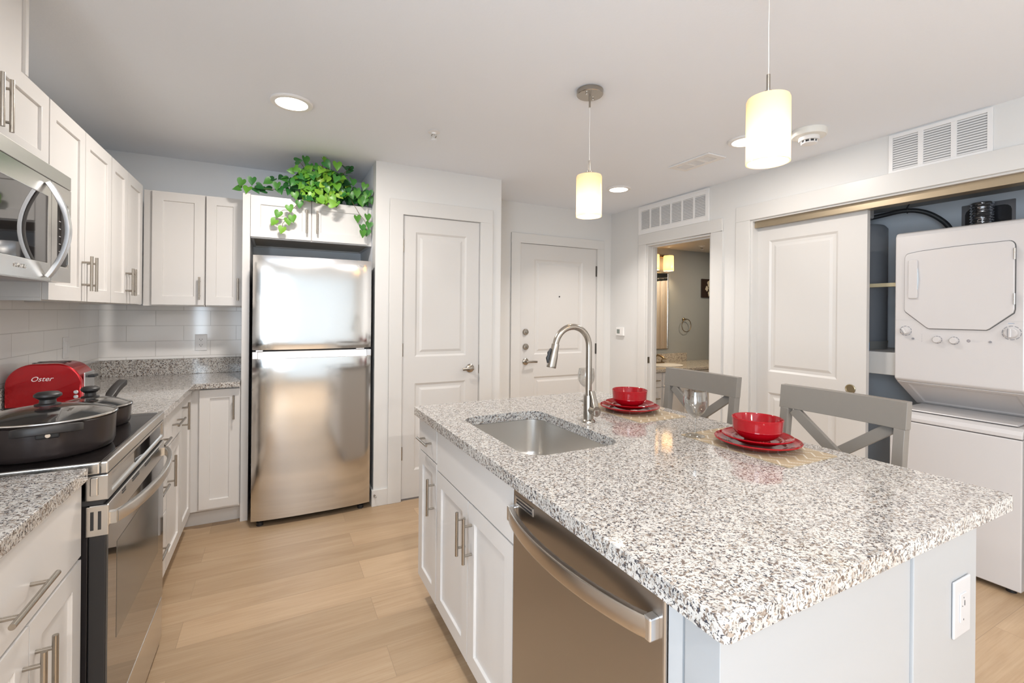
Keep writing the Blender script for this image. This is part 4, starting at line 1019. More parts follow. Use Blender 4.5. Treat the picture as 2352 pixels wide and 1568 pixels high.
me_ = obj('leaves', bm, LEAF, t)
for p in me_.data.polygons: p.use_smooth = True
def stem(pts, r=.0016): return obj('stem', tube(nb(), smooth_path(pts, 5), r, 7), STEM, t, smooth=True)
stem([(.27, 3.60, 2.22), (.16, 3.47, 2.20), (.125, 3.43, 2.16), (.122, 3.415, 2.09), (.085, 3.413, 2.04), (.06, 3.413, 1.985), (.037, 3.415, 1.95), (.037, 3.415, 1.93)])
stem([(.06, 3.414, 1.985), (.03, 3.415, 1.978), (.0, 3.415, 1.985)]); stem([(.085, 3.414, 2.04), (.05, 3.415, 2.043), (.03, 3.415, 2.035)])
stem([(.27, 3.60, 2.22), (.45, 3.48, 2.20), (.48, 3.44, 2.15), (.525, 3.425, 2.07), (.565, 3.425, 2.02), (.575, 3.425, 1.96)])
stem([(.27, 3.60, 2.22), (.10, 3.52, 2.20), (-.03, 3.50, 2.19), (-.14, 3.50, 2.185), (-.21, 3.50, 2.19)])
stem([(.27, 3.60, 2.22), (.27, 3.45, 2.33), (.285, 3.41, 2.39), (.29, 3.40, 2.425)], .003); stem([(.27, 3.60, 2.22), (.18, 3.45, 2.33), (.13, 3.41, 2.38)]); stem([(.27, 3.60, 2.22), (.40, 3.45, 2.33), (.47, 3.42, 2.39)])

# ------------------------------------------------------------ lamps in the ceiling and their light
def recessed(x, y, label, pw=9, r=.082):
    t = thing('recessed_light', label, 'ceiling light', (x, y, H - .012), 0, 'round recessed ceiling lights')
    bm = nb(); lathe(bm, [(r - .006, 0.0), (r + .014, 0), (r + .018, .004), (r + .018, .0115), (r - .006, .0115)], (x, y, H - .012), 48, close=True); obj('trim_ring', bm, WHITEP, t, smooth=True)
    obj('lens', lathe(nb(), [(0, 0), (r - .006, 0), (r - .006, .006), (0, .006)], (x, y, H - .009), 48), LEDM, t)
    if not pw: return
    l = bpy.data.lights.new('recessed_lamp', 'AREA'); l.shape = 'DISK'; l.size = r * 1.9; l.energy = pw; l.spread = math.radians(115 if pw == 4.6 else 180); l.color = WARM
    o = bpy.data.objects.new('recessed_lamp', l); o.location = (x, y, H - .0135); S.collection.objects.link(o)
recessed(.065, 2.612, 'round recessed ceiling light in the kitchen above the refrigerator aisle')
recessed(2.590, 3.083, 'round recessed ceiling light near the entry door', 4.6)
recessed(2.545, 1.860, 'round recessed ceiling light mostly hidden behind the near pendant shade', 3.5)
recessed(.45, .2, 'added unseen ceiling fill light over the kitchen aisle beside the camera', 5)  # out of view, added to fill the near kitchen
recessed(1.7, -1.7, 'added unseen ceiling fill light in the room behind the camera', 20)  # added out of view to lift the ambient light
recessed(.15, -1.7, 'added unseen ceiling fill light over the left of the room behind the camera', 20)  # second added lamp out of view, also ambient fill
def pendant(x, y, label, bot=1.836):
    t = thing('pendant_lamp', label, 'pendant lamp', (x, y, H - .001), 0, 'cylindrical glass pendants over the island')
    bm = nb(); lathe(bm, [(0, .003), (.060, .003), (.0625, .006), (.0625, .026), (.060, .0275), (.0, .0275)], (x, y, H - .0285), 48); cn = obj('canopy', bm, NICKEL, t, smooth=True)
    for a in (.5, .5 + PI):
        bm = nb(); lathe(bm, [(0, 0), (.004, .001), (.005, .006), (.004, .009), (0, .009)], (x + .035 * math.cos(a), y + .035 * math.sin(a), H - .035), 12); obj('screw', bm, CHROME, cn, smooth=True)
    tube_ = nb(); tube(tube_, [(x, y, H - .026), (x, y, H - .082)], .0048, 12); obj('stem', tube_, NICKEL, t, smooth=True)
    top = bot + .198
    bm = nb(); tube(bm, smooth_path([(x, y, H - .08), (x + .0006, y, H - .14), (x - .001, y, (H + top) / 2), (x + .0006, y, top + .12), (x, y, top + .068)], 5), .0013, 7); obj('cord', bm, mat('clear_cord', (.75, .73, .70), .3), t, smooth=True)
    bm = nb(); tube(bm, [(x, y, top + .07), (x, y, top + .012)], .0055, 14); obj('socket_rod', bm, NICKEL, t, smooth=True)
    bm = nb(); lathe(bm, [(.006, .022), (.011, .020), (.011, .010), (.036, .006), (.040, -.002), (.006, -.002)], (x, y, top), 32, close=True); obj('cap', bm, NICKEL, t, smooth=True)
    R = .0605
    bm = nb(); lathe(bm, [(.008, .198), (R - .010, .198), (R - .003, .1955), (R, .188), (R, 0), (R - .004, 0), (R - .004, .186), (R - .012, .192), (.008, .194)], (x, y, bot), 56, close=True); obj('glass_shade', bm, OPAL, t, smooth=True)
    bm = nb(); lathe(bm, [(0, -.042), (.010, -.038), (.0165, -.026), (.0165, -.014), (.010, .004), (.009, .012), (0, .012)], (x, y, bot + .10), 24); obj('bulb', bm, emis('bulb_glow', (1, .85, .62), 6), t, smooth=True)
    l = bpy.data.lights.new('pendant_bulb', 'POINT'); l.energy = .9; l.color = (1, .80, .55); l.shadow_soft_size = .02
    o = bpy.data.objects.new('pendant_bulb', l); o.location = (x, y, bot + .045); S.collection.objects.link(o)
pendant(1.327, 1.794, 'glass cylinder pendant hanging over the far end of the island by the faucet')
pendant(1.325, .893, 'glass cylinder pendant hanging over the near end of the island')

# ------------------------------------------------------------ ceiling and wall fittings
def sprinkler(x, y, z, label):
    t = thing('sprinkler_head', label, 'sprinkler', (x, y, z))
    bm = nb(); lathe(bm, [(0, 0), (.034, 0), (.036, -.003), (.016, -.007), (.012, -.016), (0, -.016)], (x, y, z - .0005), 32); obj('escutcheon', bm, WHITEP, t, smooth=True)
    bm = nb()
    tube(bm, smooth_path([(x - .006, y, z - .014), (x - .014, y, z - .026), (x, y, z - .042), (x + .014, y, z - .026), (x + .006, y, z - .014)], 5), .003, 8); obj('frame', bm, NICKEL, t, smooth=True)
    bm = nb(); lathe(bm, [(0, -.042), (.016, -.043), (.016, -.045), (0, -.046)], (x, y, z), 24); obj('deflector', bm, SATIN, t, smooth=True)
sprinkler(.824, 2.640, H, 'small white fire sprinkler head on the kitchen ceiling')
sprinkler(4.35, 3.72, BZ, 'white fire sprinkler head on the bathroom ceiling seen through the doorway')
t = thing('smoke_detector', 'round white smoke detector on the ceiling near the laundry closet', 'smoke detector', (2.728, 1.588, H))
c0 = (2.728, 1.588, H - .0005)
bm = nb(); lathe(bm, [(0, 0), (.088, 0), (.088, -.030), (.084, -.036), (.050, -.038), (0, -.038)], c0, 56); obj('base', bm, mat('cream_plastic', (.80, .79, .74), .4), t, smooth=True)
bm = nb(); lathe(bm, [(0, -.036), (.052, -.038), (.054, -.052), (.050, -.060), (.044, -.060), (0, -.060)], c0, 56); obj('collar', bm, WHITEP, t, smooth=True)
obj('smoke_chamber', lathe(nb(), [(0, -.058), (.040, -.058), (.036, -.072), (0, -.072)], c0, 40), BLACK, t, smooth=True)
for k in range(10):
    a = 2 * PI * k / 10; p = Vector(c0) + Vector((math.cos(a) * .039, math.sin(a) * .039, -.066)); bm = nb()
    fbox(bm, (p, Vector((-math.sin(a), math.cos(a), 0)), Z, Vector((math.cos(a), math.sin(a), 0))), -.003, .003, -.009, .009, -.002, .003); obj('fin', bm, WHITEP, t)
bm = nb(); lathe(bm, [(0, -.071), (.040, -.071), (.038, -.077), (.020, -.080), (0, -.080)], c0, 40); obj('cap', bm, WHITEP, t, smooth=True)

def grille(name, label, fr, W, H_, cols, nl, border, groupless=True, cat='vent', lw=None, tilt=1, rim=.004):
    c = fr[0] + fr[1] * W / 2 + fr[2] * H_ / 2
    t = thing(name, label, cat, tuple(c)); bl, bb = border; n_ = len(cols)
    obj('backing', fbox(nb(), fr, bl * .6, W - bl * .6, bb * .6, H_ - bb * .6, .0005, .0015), (mat('vent_shadow', (.30, .30, .30), .8) if tilt > 0 else mat('register_shadow', (.08, .08, .08), .8)), t)
    bm = nb(); paneled(bm, fr, W, H_, .009, [], []); bm.free()
    bm = nb(); gap = .017 if n_ > 3 else .024
    cw = (W - 2 * bl - gap * (n_ - 1)) / n_
    for b in ((0, bl, 0, H_), (W - bl, W, 0, H_), (bl, W - bl, 0, bb), (bl, W - bl, H_ - bb, H_)): fbox(bm, fr, *b, 0.0006, .009)
    for k in range(1, n_): fbox(bm, fr, bl + k * cw + (k - 1) * gap, bl + k * cw + k * gap, bb, H_ - bb, .0006, .009)
    obj('frame', bm, WHITEP, t, .001)
    o, u, v, n = fr
    for k in range(n_):
        bm = nb(); a0 = bl + k * (cw + gap); st_ = (H_ - 2 * bb) / nl
        for i in range(nl):
            b0 = bb + i * st_
            if lw: b0 += 0
            pts = [(b0 + st_ * .08, .0078), (b0 + st_ * (.86 if tilt > 0 else .5), .0025)] if tilt > 0 else [(b0 + st_ * .08, .0025), (b0 + st_ * .48, .0078)]
            (z0, d0), (z1, d1) = pts
            vs = [bm.verts.new(o + u * a + v * z + n * d) for a in (a0, a0 + cw) for z, d in ((z0, d0), (z1, d1), (z1, d1 - .001), (z0, d0 - .001))]
            for f in ((0, 1, 5, 4), (1, 2, 6, 5), (2, 3, 7, 6), (3, 0, 4, 7)): bm.faces.new([vs[q] for q in f])
        obj('louver_bank', bm, WHITEP, t)
    return t
tg = grille('return_grille', 'white six-bay return air grille above the bathroom doorway', (Vector((RX - .0005, 3.492, 2.160)), -Y, Z, -X), .822, .262, range(6), 14, (.030, .040))
obj('outer_rim', (lambda b: [fbox(b, (Vector((RX - .0005, 3.492, 2.160)), -Y, Z, -X), *q, .0, .0125) for q in ((-.006, .012, -.006, .268), (.810, .828, -.006, .268), (.012, .810, -.006, .010), (.012, .810, .252, .268))] and b)(nb()), WHITEP, tg, .001)
fv = (Vector((RX - .0005, 1.404, 2.203)), -Y, Z, -X)
grille('transfer_grille', 'white three-bay louvred grille over the laundry closet opening', fv, .442, .228, range(3), 14, (.020, .020))
fc = (Vector((2.512, 2.458, H - .0005)), -Y, X, -Z)
grille('ceiling_register', 'white rectangular air register in the ceiling by the bathroom doorway', (Vector((2.520, 2.456, H - .0005)), -Y, X, -Z), .348, .170, range(3), 9, (.040, .038), tilt=-1)

t = thing('thermostat', 'small square white thermostat with a grey screen on the wall right of the entry door', 'thermostat', (RX - .01, 3.752, 1.19))
fr = (Vector((RX - .0005, 3.812, 1.148)), -Y, Z, -X); obj('case', fbox(nb(), fr, 0, .115, 0, .086, 0, .022), WHITEP, t, .004)
obj('screen', fbox(nb(), fr, .018, .062, .022, .066, .0215, .0228), mat('lcd_grey', (.20, .23, .21), .25), t)
def outlet(name, label, fr, W, H_, kind, OUTM=OUTM):
    o, u, v, n = fr; t = thing(name, label, 'light switch' if 'switch' in name else 'outlet', tuple(o + u * W / 2 + v * H_ / 2))
    obj('plate', fbox(nb(), fr, 0, W, 0, H_, 0, .0055), OUTM, t, .003, segs=3)
    cx = W / 2
    if kind == 'duplex':
        for k in (-1, 1):
            q = o + u * cx + v * (H_ / 2 + k * .0195) + n * .005
            bm = nb(); prism(bm, round_rect(-.0165, .0165, -.0135, .0135, .010, 5), (q, u, v, n), 0, .0018); rc = obj('receptacle', bm, OUTM, t)
            bm = nb(); fbox(bm, (q, u, v, n), -.0085, -.006, -.002, .0065, .0015, .0022); obj('slot', bm, DARK, rc)
            bm = nb(); fbox(bm, (q, u, v, n), .006, .0085, -.001, .0060, .0015, .0022); obj('slot', bm, DARK, rc)
            bm = nb(); fbox(bm, (q, u, v, n), -.0025, .0025, -.0095, -.0055, .0015, .0022); obj('slot', bm, DARK, rc)
    else:
        obj('rocker' if kind == 'rocker' else 'insert', fbox(nb(), fr, cx - .0168, cx + .0168, H_ / 2 - .0335, H_ / 2 + .0335, .005, .0078), OUTM, t, .0012)
        if kind == 'gfci':
            q = o + u * cx + v * (H_ / 2 + .010) + n * .0078
            for a, b, w_, h_ in ((.003, -.006, .002, .012), (-.009, -.006, .0018, .002), (-.002, .012, .0014, .003), (-.002, -.040, .0014, .004)):
                obj('slot', fbox(nb(), (q, u, v, n), a, a + w_, b, b + h_, -.0004, .0006), DARK, t)
    return t
outlet('wall_outlet', 'white duplex outlet on the tiled back wall over the corner counter', (Vector((-.511, BY - .0085, 1.084)), X, Z, -Y), .073, .116, 'duplex')
outlet('light_switch', 'white rocker switch plate on the tiled left wall behind the toaster', (Vector((WX + .0085, 3.385, 1.098)), Y, Z, X), .080, .118, 'rocker')
outlet('island_outlet', 'white outlet with a raised plate on the near end of the island', (Vector((1.418, .4895, .618)), X, Z, -Y), .086, .134, 'gfci', mat('island_outlet_white', (.52, .53, .55), .3))
t = thing('door_stop', 'small metal spring door stop on the baseboard right of the refrigerator', 'door stop', (.628, PY - .02, .078))
bm = nb(); tube(bm, [(.630, PY - .0115, .080), (.630, PY - .030, .078)], .0075, 14); obj('spring', bm, NICKEL, t, smooth=True)
bm = nb(); tube(bm, [(.630, PY - .030, .078), (.636, PY - .040, .074)], .0055, 12); obj('tip', bm, mat('rubber_grey', (.35, .35, .34), .6), t, smooth=True)

# ------------------------------------------------------------ laundry tower
t = thing('laundry_center', 'white stacked washer and dryer unit standing in the laundry closet', 'washer dryer', (3.55, 1.14, 0))
WY0, WY1 = .860, 1.405; WF = 3.240
fr = (Vector((0, 0, 0)), X, Z, Y)
bm = nb(); prism(bm, [(3.90, .030), (WF + .001, .030), (WF, .035), (WF, .772), (3.90, .772)], fr, WY0, WY1); obj('washer_body', bm, WHITEA, t, .006, segs=3)
bm = nb(); prism(bm, [(3.90, .776), (WF + .002, .776), (WF + .002, .795), (WF + .012, .815), (WF + .035, .826), (3.90, .838)], fr, WY0, WY1); obj('washer_top', bm, WHITEA, t, .005, segs=3)
lf = bm = nb(); prism(bm, [(3.535, .836), (WF + .06, .828), (WF + .045, .832), (WF + .05, .838), (3.535, .845)], fr, WY0 + .03, WY1 - .035); obj('washer_lid', bm, WHITEA, t, .003)
DFX = 3.280
bm = nb(); prism(bm, [(3.90, 1.868), (DFX + .03, 1.868), (DFX + .010, 1.861), (DFX, 1.842), (DFX, 1.010), (DFX + .012, 1.000), (DFX + .020, .995), (3.545, .846), (3.90, .846)], fr, WY0 + .004, WY1 - .002)
dbod = obj('dryer_body', bm, WHITEA, t, .008, segs=3)
# slanted lower panel
a = Vector((DFX + .0185, WY1 - .010, .9955)); b_ = Vector((3.5435, WY1 - .010, .8465)); vv = (a - b_).normalized(); nn = (-Y).cross(vv).normalized()
if nn.x > 0: nn = -nn
bm = nb(); paneled(bm, (b_ + nn * .0005, -Y, vv, nn), .525, (a - b_).length, .004, [(.045, .495, .028, .262)], [(.010, -.003), (.022, -.0035)]); obj('lower_panel', bm, WHITEA, t, .002)
bm = nb(); cyl(bm, (DFX + .035, WY1 - .022, .9905), .005, -.004, 'x'); obj('screw', bm, GREYP, t)
fd = (Vector((DFX, 0, 0)), -Y, Z, -X)
seam = obj('console_seam', fbox(nb(), fd, -WY1 + .004, -WY0 - .006, 1.3535, 1.3545, 0.0, .0006), mat('seam_grey', (.45, .44, .44), .6), t)
def dpoly(g):
    top = [(-1.352 - g, 1.412 - g * .4), (-1.352 - g, 1.712)]
    for k in range(6): q = PI - k / 5 * PI / 2; top.append((-1.352 - g + .022 + g * 0 + .022 * math.cos(q), 1.712 + (.030 + g) * math.sin(q) * .9))
    for k in range(1, 8):
        s = k / 8; top.append((-1.330 + s * .405, 1.7385 + g + .0195 * math.sin(PI * (.08 + s * .5))))
    for k in range(6): q = PI / 2 - k / 5 * PI / 2; top.append((-.923 + (.022 + g) * math.cos(q), 1.729 + (.030 + g) * math.sin(q)))
    top += [(-.901 + g, 1.416 - g * .4), (-.905 + g, 1.398 - g), (-.992 + g * .5, 1.315 - g), (-1.003, 1.308 - g), (-1.238, 1.308 - g), (-1.250 - g * .5, 1.314 - g), (-1.345 - g, 1.400 - g)]
    return top
bm = nb(); prism(bm, dpoly(.0035), fd, -.001, .0012); obj('door_gap', bm, mat('gap_grey', (.12, .12, .12), .7), t)
bm = nb(); prism(bm, dpoly(0), fd, .0005, .011); dd_ = obj('dryer_door', bm, WHITEA, t, .003, segs=3)
bm = nb(); prism(bm, round_rect(-1.333, -1.288, 1.478, 1.700, .008), fd, .0105, .020); hb = obj('handle', bm, WHITEA, dd_, .006, segs=3)
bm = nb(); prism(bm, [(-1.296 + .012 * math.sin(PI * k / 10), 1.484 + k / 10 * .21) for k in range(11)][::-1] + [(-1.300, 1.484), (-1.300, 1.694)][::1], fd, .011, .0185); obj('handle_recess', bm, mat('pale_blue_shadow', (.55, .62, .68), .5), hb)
for z in (1.665, 1.440):
    bm = nb(); tube(bm, [(DFX - .012, .901, z), (DFX - .012, .901, z + .055)], .005, 10); obj('hinge', bm, CHROME, t, smooth=True)
def knob(yc, zc, r, ring, ptr=0, arc=True):
    bm = nb(); q = Vector((DFX - .0004, yc, zc))
    if ring:
        seg = 40
        for k in range(seg):
            if k % 4 == 3: continue
            a0, a1 = 2 * PI * k / seg, 2 * PI * (k + .9) / seg
            vs = [bm.verts.new(q + Y * math.cos(w_) * rr + Z * math.sin(w_) * rr - X * .0004) for w_, rr in ((a0, ring), (a1, ring), (a1, ring - .0035), (a0, ring - .0035))]; bm.faces.new(vs)
        obj('dial_marks', bm, GREYP, t); bm = nb()
    lathe(bm, [(0, 0), (r, 0), (r * .96, .016), (r * .8, .020), (0, .020)], tuple(q), 36, '-x'); k_ = obj('dial', bm, WHITEA, t, smooth=True)
    if ptr is not None:
        d = Vector((0, math.sin(ptr), math.cos(ptr))); s = Vector((0, math.cos(ptr), -math.sin(ptr)))
        fo_ = (q - X * .0195, s, d, -X); g_ = obj('grip', fbox(nb(), fo_, -.006, .006, -r * .9, r * .9, 0, .009), WHITEA, k_, .003)
        obj('pointer', fbox(nb(), fo_, .005, .0075, -r * .85, r * .85, 0, .0096), GREYP, k_)
knob(1.348, 1.291, .0205, .029, .5); knob(.912, 1.297, .026, .036, 0.0)
knob(1.203, 1.247, .018, .0215, None); knob(1.131, 1.246, .018, .0215, None)
for y, z in ((1.313, 1.2475), (.989, 1.247)):
    obj('push_button', cyl(nb(), (DFX, y, z), .0058, .004, '-x'), GREYP, t, smooth=True)
bm = nb(); rr = .0075; cyl(bm, (DFX, 1.073, 1.2475), rr, .0008, '-x'); bg_ = obj('round_badge', bm, mat('badge_grey', (.22, .20, .22), .4), t)
text('lettering', 'GE', .0075, (Vector((DFX - .0009, 1.073, 1.2475)), -Y, Z, -X), OUTM, bg_, .0002, .1)
for y, z, w_ in ((1.348, 1.252, .018), (1.203, 1.276, .035), (1.131, 1.276, .022), (1.275, 1.278, .014), (1.040, 1.2495, .045), (1.043, 1.243, .030), (1.275, 1.236, .02), (.955, 1.285, .025), (.992, 1.233, .014), (.90, 1.345, .02), (1.3, 1.243, .03)):
    obj('fine_print', fbox(nb(), fd, -y - w_ / 2, -y + w_ / 2, z - .0007, z + .0007, 0, .0004), mat('faint_print', (.50, .49, .50), .6), t)
for k in range(5): obj('indicator', cyl(nb(), (DFX, 1.272, 1.270 - k * .0095), .0013, .0006, '-x'), GREYP, t)
obj('blue_mark', fbox(nb(), fd, -.925, -.902, 1.3435, 1.345, 0, .0004), BLUEP, t)
for y in (WY0 + .05, WY1 - .05):
    for x in (WF + .06, 3.85): obj('leveling_foot', cyl(nb(), (x, y, 0), .02, .032), BLACK, t)

# ------------------------------------------------------------ things in the closet around the laundry tower
t = thing('water_heater', 'tall grey cylindrical water heater standing on the shelf beside the dryer', 'water heater', (3.715, 1.88, 1.0))
PLZ = 1.150
bm = nb(); lathe(bm, [(0, PLZ + .012), (.225, PLZ + .012), (.23, PLZ + .02), (.23, 1.985), (.215, 2.005), (0, 2.012)], (3.715, 1.880, 0), 56); obj('tank', bm, mat('grey_tank', (.235, .25, .275), .5), t, smooth=True)
bm = nb(); lathe(bm, [(.0, PLZ + .001), (.237, PLZ + .001), (.242, PLZ + .055), (.240, PLZ + .055), (.234, PLZ + .004), (0, PLZ + .004)], (3.695, 1.880, 0), 56); obj('drain_pan', bm, mat('pan_grey', (.30, .30, .29), .45, .3), t, smooth=True)
o = obj('heater_shelf', box(nb(), 3.40, CX - .001, 1.425, LO1 + .049, 1.010, PLZ), mat('shelf_white', (.68, .67, .65), .5), None, .003); prop(o, 'thick white shelf carrying the water heater beside the laundry tower', 'shelf')
o = obj('strap_board', box(nb(), 3.405, 3.445, 1.425, LO1 + .04, 1.560, 1.583), mat('raw_pine', (.58, .50, .32), .6), None, .001); prop(o, 'pale wooden strap board crossing in front of the water heater', 'board')
t = thing('valve_box', 'white utility valve box on the closet wall between the heater and the dryer', 'utility box', (CX - .03, 1.53, 1.28))
obj('box', box(nb(), CX - .05, CX - .001, 1.44, 1.615, 1.20, 1.56), mat('box_white', (.62, .63, .66), .5), t, .004); obj('label_plate', box(nb(), CX - .0525, CX - .0505, 1.46, 1.60, 1.215, 1.235), GREYP, t)
o = obj('blue_cap', box(nb(), 3.42, 3.455, 1.612, 1.672, PLZ, PLZ + .055), mat('blue_plastic', (.03, .25, .62), .4), None, .004); prop(o, 'small bright blue plastic item at the edge of the heater shelf', 'plastic cap')
t = thing('black_hose', 'thick black flexible hose looping from the closet ceiling down behind the dryer', 'hose', (3.8, 1.6, 2.0))
pts = smooth_path([(3.58, 2.12, 2.035), (3.64, 1.86, 2.048), (3.72, 1.72, 2.065), (3.76, 1.56, 2.085), (3.80, 1.46, 2.06), (3.83, 1.38, 1.99), (3.84, 1.335, 1.91), (3.84, 1.325, 1.872)], 8)
obj('hose', tube(nb(), pts, .015, 14), mat('black_rubber', (.025, .027, .03), .45), t, smooth=True)
bm = nb(); tube(bm, smooth_path([(3.765, 1.545, 2.066), (3.75, 1.540, 2.10), (3.77, 1.53, 2.134)], 5), .004, 8); obj('hook', bm, BLACK, t, smooth=True)
o = obj('closet_light', None or (lambda b: prism(b, round_rect(1.735, 2.10, 2.045, 2.30, .055, 8), (Vector((3.45, 0, 0)), Y, Z, X), 0, .22))(nb()), mat('soft_white_plastic', (.60, .59, .57), .4), None, .004)
bpy.data.objects.remove(o)
bm = nb(); prism(bm, round_rect(3.50, 3.72, 1.700, 2.15, .05, 8), (Vector((0, 0, 0)), X, Y, Z), 2.050, 2.134); o = obj('ceiling_duct_box', bm, mat('soft_white_plastic', (.60, .59, .57), .4), None, .012, segs=3); prop(o, 'white rounded box under the closet ceiling above the water heater', 'duct box')
t = thing('dryer_vent_box', 'grey metal recessed dryer vent box in the closet wall above the dryer', 'vent box', (CX, 1.2, 2.0))
fq = (Vector((CX - .0005, 1.330, 1.800)), -Y, Z, -X); bm = nb()
Wq, Hq = .245, .290
out = round_rect(0, Wq, 0, Hq, .004, 3); inn = round_rect(.016, Wq - .016, .016, Hq - .026, .035, 3)
A = [bm.verts.new(fq[0] + fq[1] * a + fq[2] * b + fq[3] * .004) for a, b in out]; B = [bm.verts.new(fq[0] + fq[1] * a + fq[2] * b + fq[3] * .004) for a, b in inn]; C_ = [bm.verts.new(fq[0] + fq[1] * a + fq[2] * b + fq[3] * .0008) for a, b in inn]; D_ = [bm.verts.new(fq[0] + fq[1] * a + fq[2] * b + fq[3] * 0) for a, b in out]
for P_, Q_ in ((D_, A), (A, B), (B, C_)):
    for i in range(len(P_)): bm.faces.new([P_[i], P_[(i + 1) % len(P_)], Q_[(i + 1) % len(P_)], Q_[i]])
obj('flange', bm, mat('grey_zinc', (.30, .30, .32), .4, .7), t)
obj('recess', fbox(nb(), fq, .014, Wq - .014, .014, Hq - .024, .0003, .0012), mat('dark_recess', (.05, .05, .055), .35, .6), t)
bm = nb(); pts = [(3.885, 1.215, 1.8745 + k * .0035) for k in range(60)]; rr = [.052 + .0035 * math.sin(k * 1.25) for k in range(60)]
tube(bm, pts, rr, 28); bmr = random.Random(3)
for v in bm.verts: v.co += Vector((bmr.uniform(-.002, .002), bmr.uniform(-.002, .002), 0))
o = obj('foil_duct', bm, mat('foil', (.62, .62, .64), .18, 1.0), smooth=True, at=(3.885, 1.215, 1.874)); prop(o, 'crinkled silver foil duct rising from the dryer into the vent box', 'duct')

# ------------------------------------------------------------ bathroom seen through the doorway
VZ = .803
t = thing('bath_vanity', 'white bathroom vanity cabinet with drawers beyond the doorway', 'vanity', (4.0, 3.85, 0))
VX0, VX1, VF = 3.330, 4.95, BBY - .545
bm = nb(); box(bm, VX0, VX1, VF + .019, BBY - .0025, .10, VZ - .031); box(bm, VX0, VX1, VF + .09, BBY - .0025, 0, .10); obj('body', bm, CAB, t, .001)
FV = lambda x, z: (Vector((x, VF + .019, z)), X, Z, -Y)
for z0, z1 in ((.618, .765), (.40, .612), (.115, .394)):
    d = cab_door(FV(3.345, z0), .235, z1 - z0, t, 'drawer', flat=(z0 > .6), s=.045); bar_pull((Vector((0, VF, 0)), X, Z, -Y), 3.475, (z0 + z1) / 2, .11, False, d)
for a, b in ((3.60, 3.985), (3.99, 4.375), (4.38, 4.90)):
    d = cab_door(FV(a, .618), b - a, .147, t, 'false_front', flat=True); d = cab_door(FV(a, .115), b - a, .497, t, 'door'); bar_pull((Vector((0, VF, 0)), X, Z, -Y), (b - .04) if a < 3.9 else a + .04, .52, .11, True, d)
t = thing('bath_countertop', 'tan granite vanity top with a short backsplash in the bathroom', 'countertop', (4.0, 3.85, VZ))
obj('slab', box(nb(), VX0, VX1, VF - .022, BBY - .0025, VZ - .03, VZ), GRANB, t, .003); obj('backsplash', box(nb(), VX0, 4.525, BBY - .021, BBY - .0025, VZ, VZ + .100), GRANB, t, .002)
bm = nb(); lathe(bm, [(.20, 0), (.205, .004), (.195, .007), (.17, .002), (.12, -.0), (0, .0008)], (0, 0, 0), 40)
for v in bm.verts: v.co = Vector((3.90 + v.co.x, 3.80 + v.co.y * .72, VZ + .001 + v.co.z))
o = obj('bath_sink', bm, WHITEP, smooth=True, at=(3.90, 3.80, VZ)); prop(o, 'oval white sink rim in the bathroom vanity top', 'sink')
t = thing('bath_faucet', 'bronze two-handle bathroom faucet behind the vanity sink', 'faucet', (3.93, 4.0, VZ)); BR = mat('warm_bronze', (.30, .23, .15), .25, 1.0)
bm = nb(); prism(bm, round_rect(3.83, 4.06, 3.975, 4.025, .022), (Vector((0, 0, VZ)), X, Y, Z), .0008, .016); obj('base', bm, BR, t, .004)
obj('spout', tube(nb(), smooth_path([(3.93, 4.0, VZ + .01), (3.93, 4.0, VZ + .075), (3.93, 3.965, VZ + .10), (3.93, 3.90, VZ + .085), (3.93, 3.87, VZ + .07)], 6), .012, 14), BR, t, smooth=True)
for dx in (-.075, .095): obj('handle', tube(nb(), smooth_path([(3.935 + dx, 4.0, VZ + .014), (3.935 + dx, 4.0, VZ + .045), (3.935 + dx * 1.5, 3.985, VZ + .052)], 5), .010, 12), BR, t, smooth=True)
t = thing('wall_mirror', 'frameless rectangular bathroom mirror reflecting the shower curtain', 'mirror', (4.0, BBY - .005, 1.4))
MZ0, MZ1, MX1 = .957, 1.872, 4.218
obj('glass', box(nb(), 3.45, MX1 - .008, BBY - .008, BBY - .003, MZ0 + .006, MZ1 - .006), mat('mirror_silver', (.85, .86, .85), .01, 1.0), t)
bm = nb(); box(bm, MX1 - .010, MX1, BBY - .013, BBY - .0025, MZ0, MZ1); box(bm, 3.44, MX1 - .010, BBY - .013, BBY - .0025, MZ0, MZ0 + .008); box(bm, 3.44, MX1 - .010, BBY - .013, BBY - .0025, MZ1 - .008, MZ1); obj('frame', bm, NICKEL, t, .001)
t = thing('vanity_light', 'brass bath light bar with glowing frosted glass shades over the mirror', 'wall light', (4.0, BBY - .05, 2.05))
obj('back_bar', box(nb(), 3.50, 4.205, BBY - .030, BBY - .0025, 2.045, 2.085), BR, t, .004)
for x in (3.65, 3.89, 4.115):
    obj('arm', box(nb(), x - .012, x + .012, BBY - .10, BBY - .030, 2.060, 2.078), BR, t)
    bm = nb(); lathe(bm, [(.010, .180), (.052, .180), (.058, .172), (.061, 0), (.057, 0), (.054, .170), (.010, .176)], (x, BBY - .105, 1.885), 36, close=True); obj('glass_shade', bm, OPAL, t, smooth=True)
    l = bpy.data.lights.new('vanity_bulb', 'POINT'); l.energy = 3.0; l.color = (1, .76, .46); l.shadow_soft_size = .02
    o = bpy.data.objects.new('vanity_bulb', l); o.location = (x, BBY - .105, 1.94); S.collection.objects.link(o)
t = thing('towel_ring', 'brass towel ring mounted on the grey bathroom wall', 'towel ring', (4.50, BBY - .02, 1.30))
bm = nb(); lathe(bm, [(0, 0), (.020, 0), (.020, .006), (.010, .012), (.009, .040), (0, .042)], (4.478, BBY - .0025, 1.315), 24, '-y'); obj('post', bm, BR, t, smooth=True)
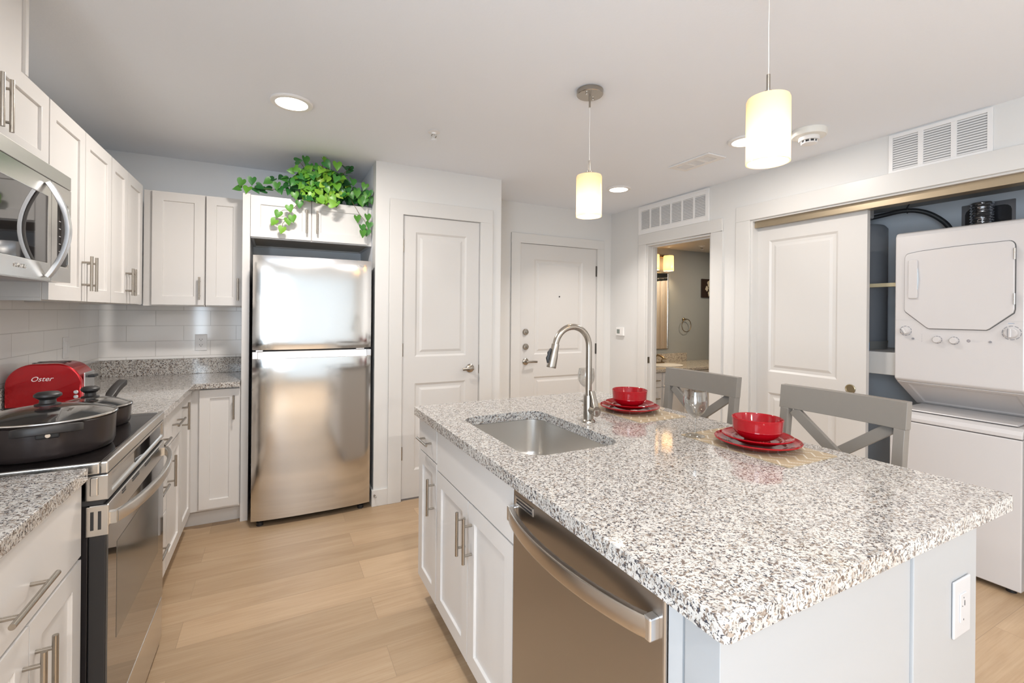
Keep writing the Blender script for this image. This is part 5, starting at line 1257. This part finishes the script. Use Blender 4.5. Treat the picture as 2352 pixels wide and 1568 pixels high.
bm = nb(); R_ = .078; cc = Vector((4.495, BBY - .036, 1.315 - R_ + .002)); tube(bm, [cc + X * R_ * math.sin(2 * PI * k / 48) + Z * R_ * math.cos(2 * PI * k / 48) for k in range(49)], .0042, 10); obj('ring', bm, BR, t, smooth=True)
t = thing('framed_picture', 'dark brown square canvas print with pale blossoms on the bathroom wall', 'picture', (4.92, BBY - .01, 1.70))
obj('canvas', box(nb(), 4.782, 5.06, BBY - .022, BBY - .0025, 1.592, 1.826), mat('dark_brown_print', (.030, .014, .010), .5), t, .002)
def blob(pts): 
    bm = nb(); prism(bm, pts, (Vector((0, BBY - .0222, 0)), X, Z, -Y), 0, .0008); return bm
PALE = mat('pale_blossom', (.62, .56, .44), .6)
for (cx, cz, rx, rz, k) in ((4.905, 1.765, .030, .045, 5), (4.865, 1.705, .026, .030, 4), (4.935, 1.69, .030, .034, 5), (4.905, 1.64, .018, .028, 3)):
    obj('blossom', blob([(cx + rx * (1 + .22 * math.sin(k * a)) * math.cos(a), cz + rz * (1 + .2 * math.cos(k * a)) * math.sin(a)) for a in [2 * PI * i / 30 for i in range(30)]]), PALE, t)
obj('twig', tube(nb(), [(4.90, BBY - .023, 1.60), (4.905, BBY - .023, 1.70), (4.90, BBY - .023, 1.79)], .002, 6), PALE, t)
t = thing('shower_curtain', 'pale shower curtain hanging on a rod, seen only in the bathroom mirror', 'shower curtain', (4.95, 3.0, 1.9))
bm = nb(); n_ = 120; A = []; B = []
for i in range(n_ + 1):
    y = 2.50 + i / n_ * 1.0; x = 5.0 + .022 * math.sin(i * .62) + .006 * math.sin(i * 1.7)
    A.append(bm.verts.new((x, y, .12))); B.append(bm.verts.new((5.0 + (x - 5.0) * .6, y, 1.86)))
for i in range(n_): bm.faces.new([A[i], A[i + 1], B[i + 1], B[i]])
obj('cloth', bm, mat('curtain_cloth', (.72, .62, .52), .8), t, smooth=True)
obj('rod', tube(nb(), [(5.0, 2.46, 1.90), (5.0, 3.55, 1.90)], .012, 12), CHROME, t, smooth=True)
for k in range(10): obj('curtain_ring', tube(nb(), [(5.0 + .02 * math.cos(a), 2.55 + k * .1, 1.892 + .02 * math.sin(a)) for a in [2 * PI * i / 16 for i in range(17)]], .002, 6), CHROME, t, smooth=True)
l = bpy.data.lights.new('bath_disk_light', 'AREA'); l.shape = 'DISK'; l.size = .2; l.energy = 3.5; l.color = (1, .85, .65)  # bare disk light without a fixture, brightens the bathroom
o = bpy.data.objects.new('bath_disk_light', l); o.location = (4.6, 3.2, BZ - .01); S.collection.objects.link(o)
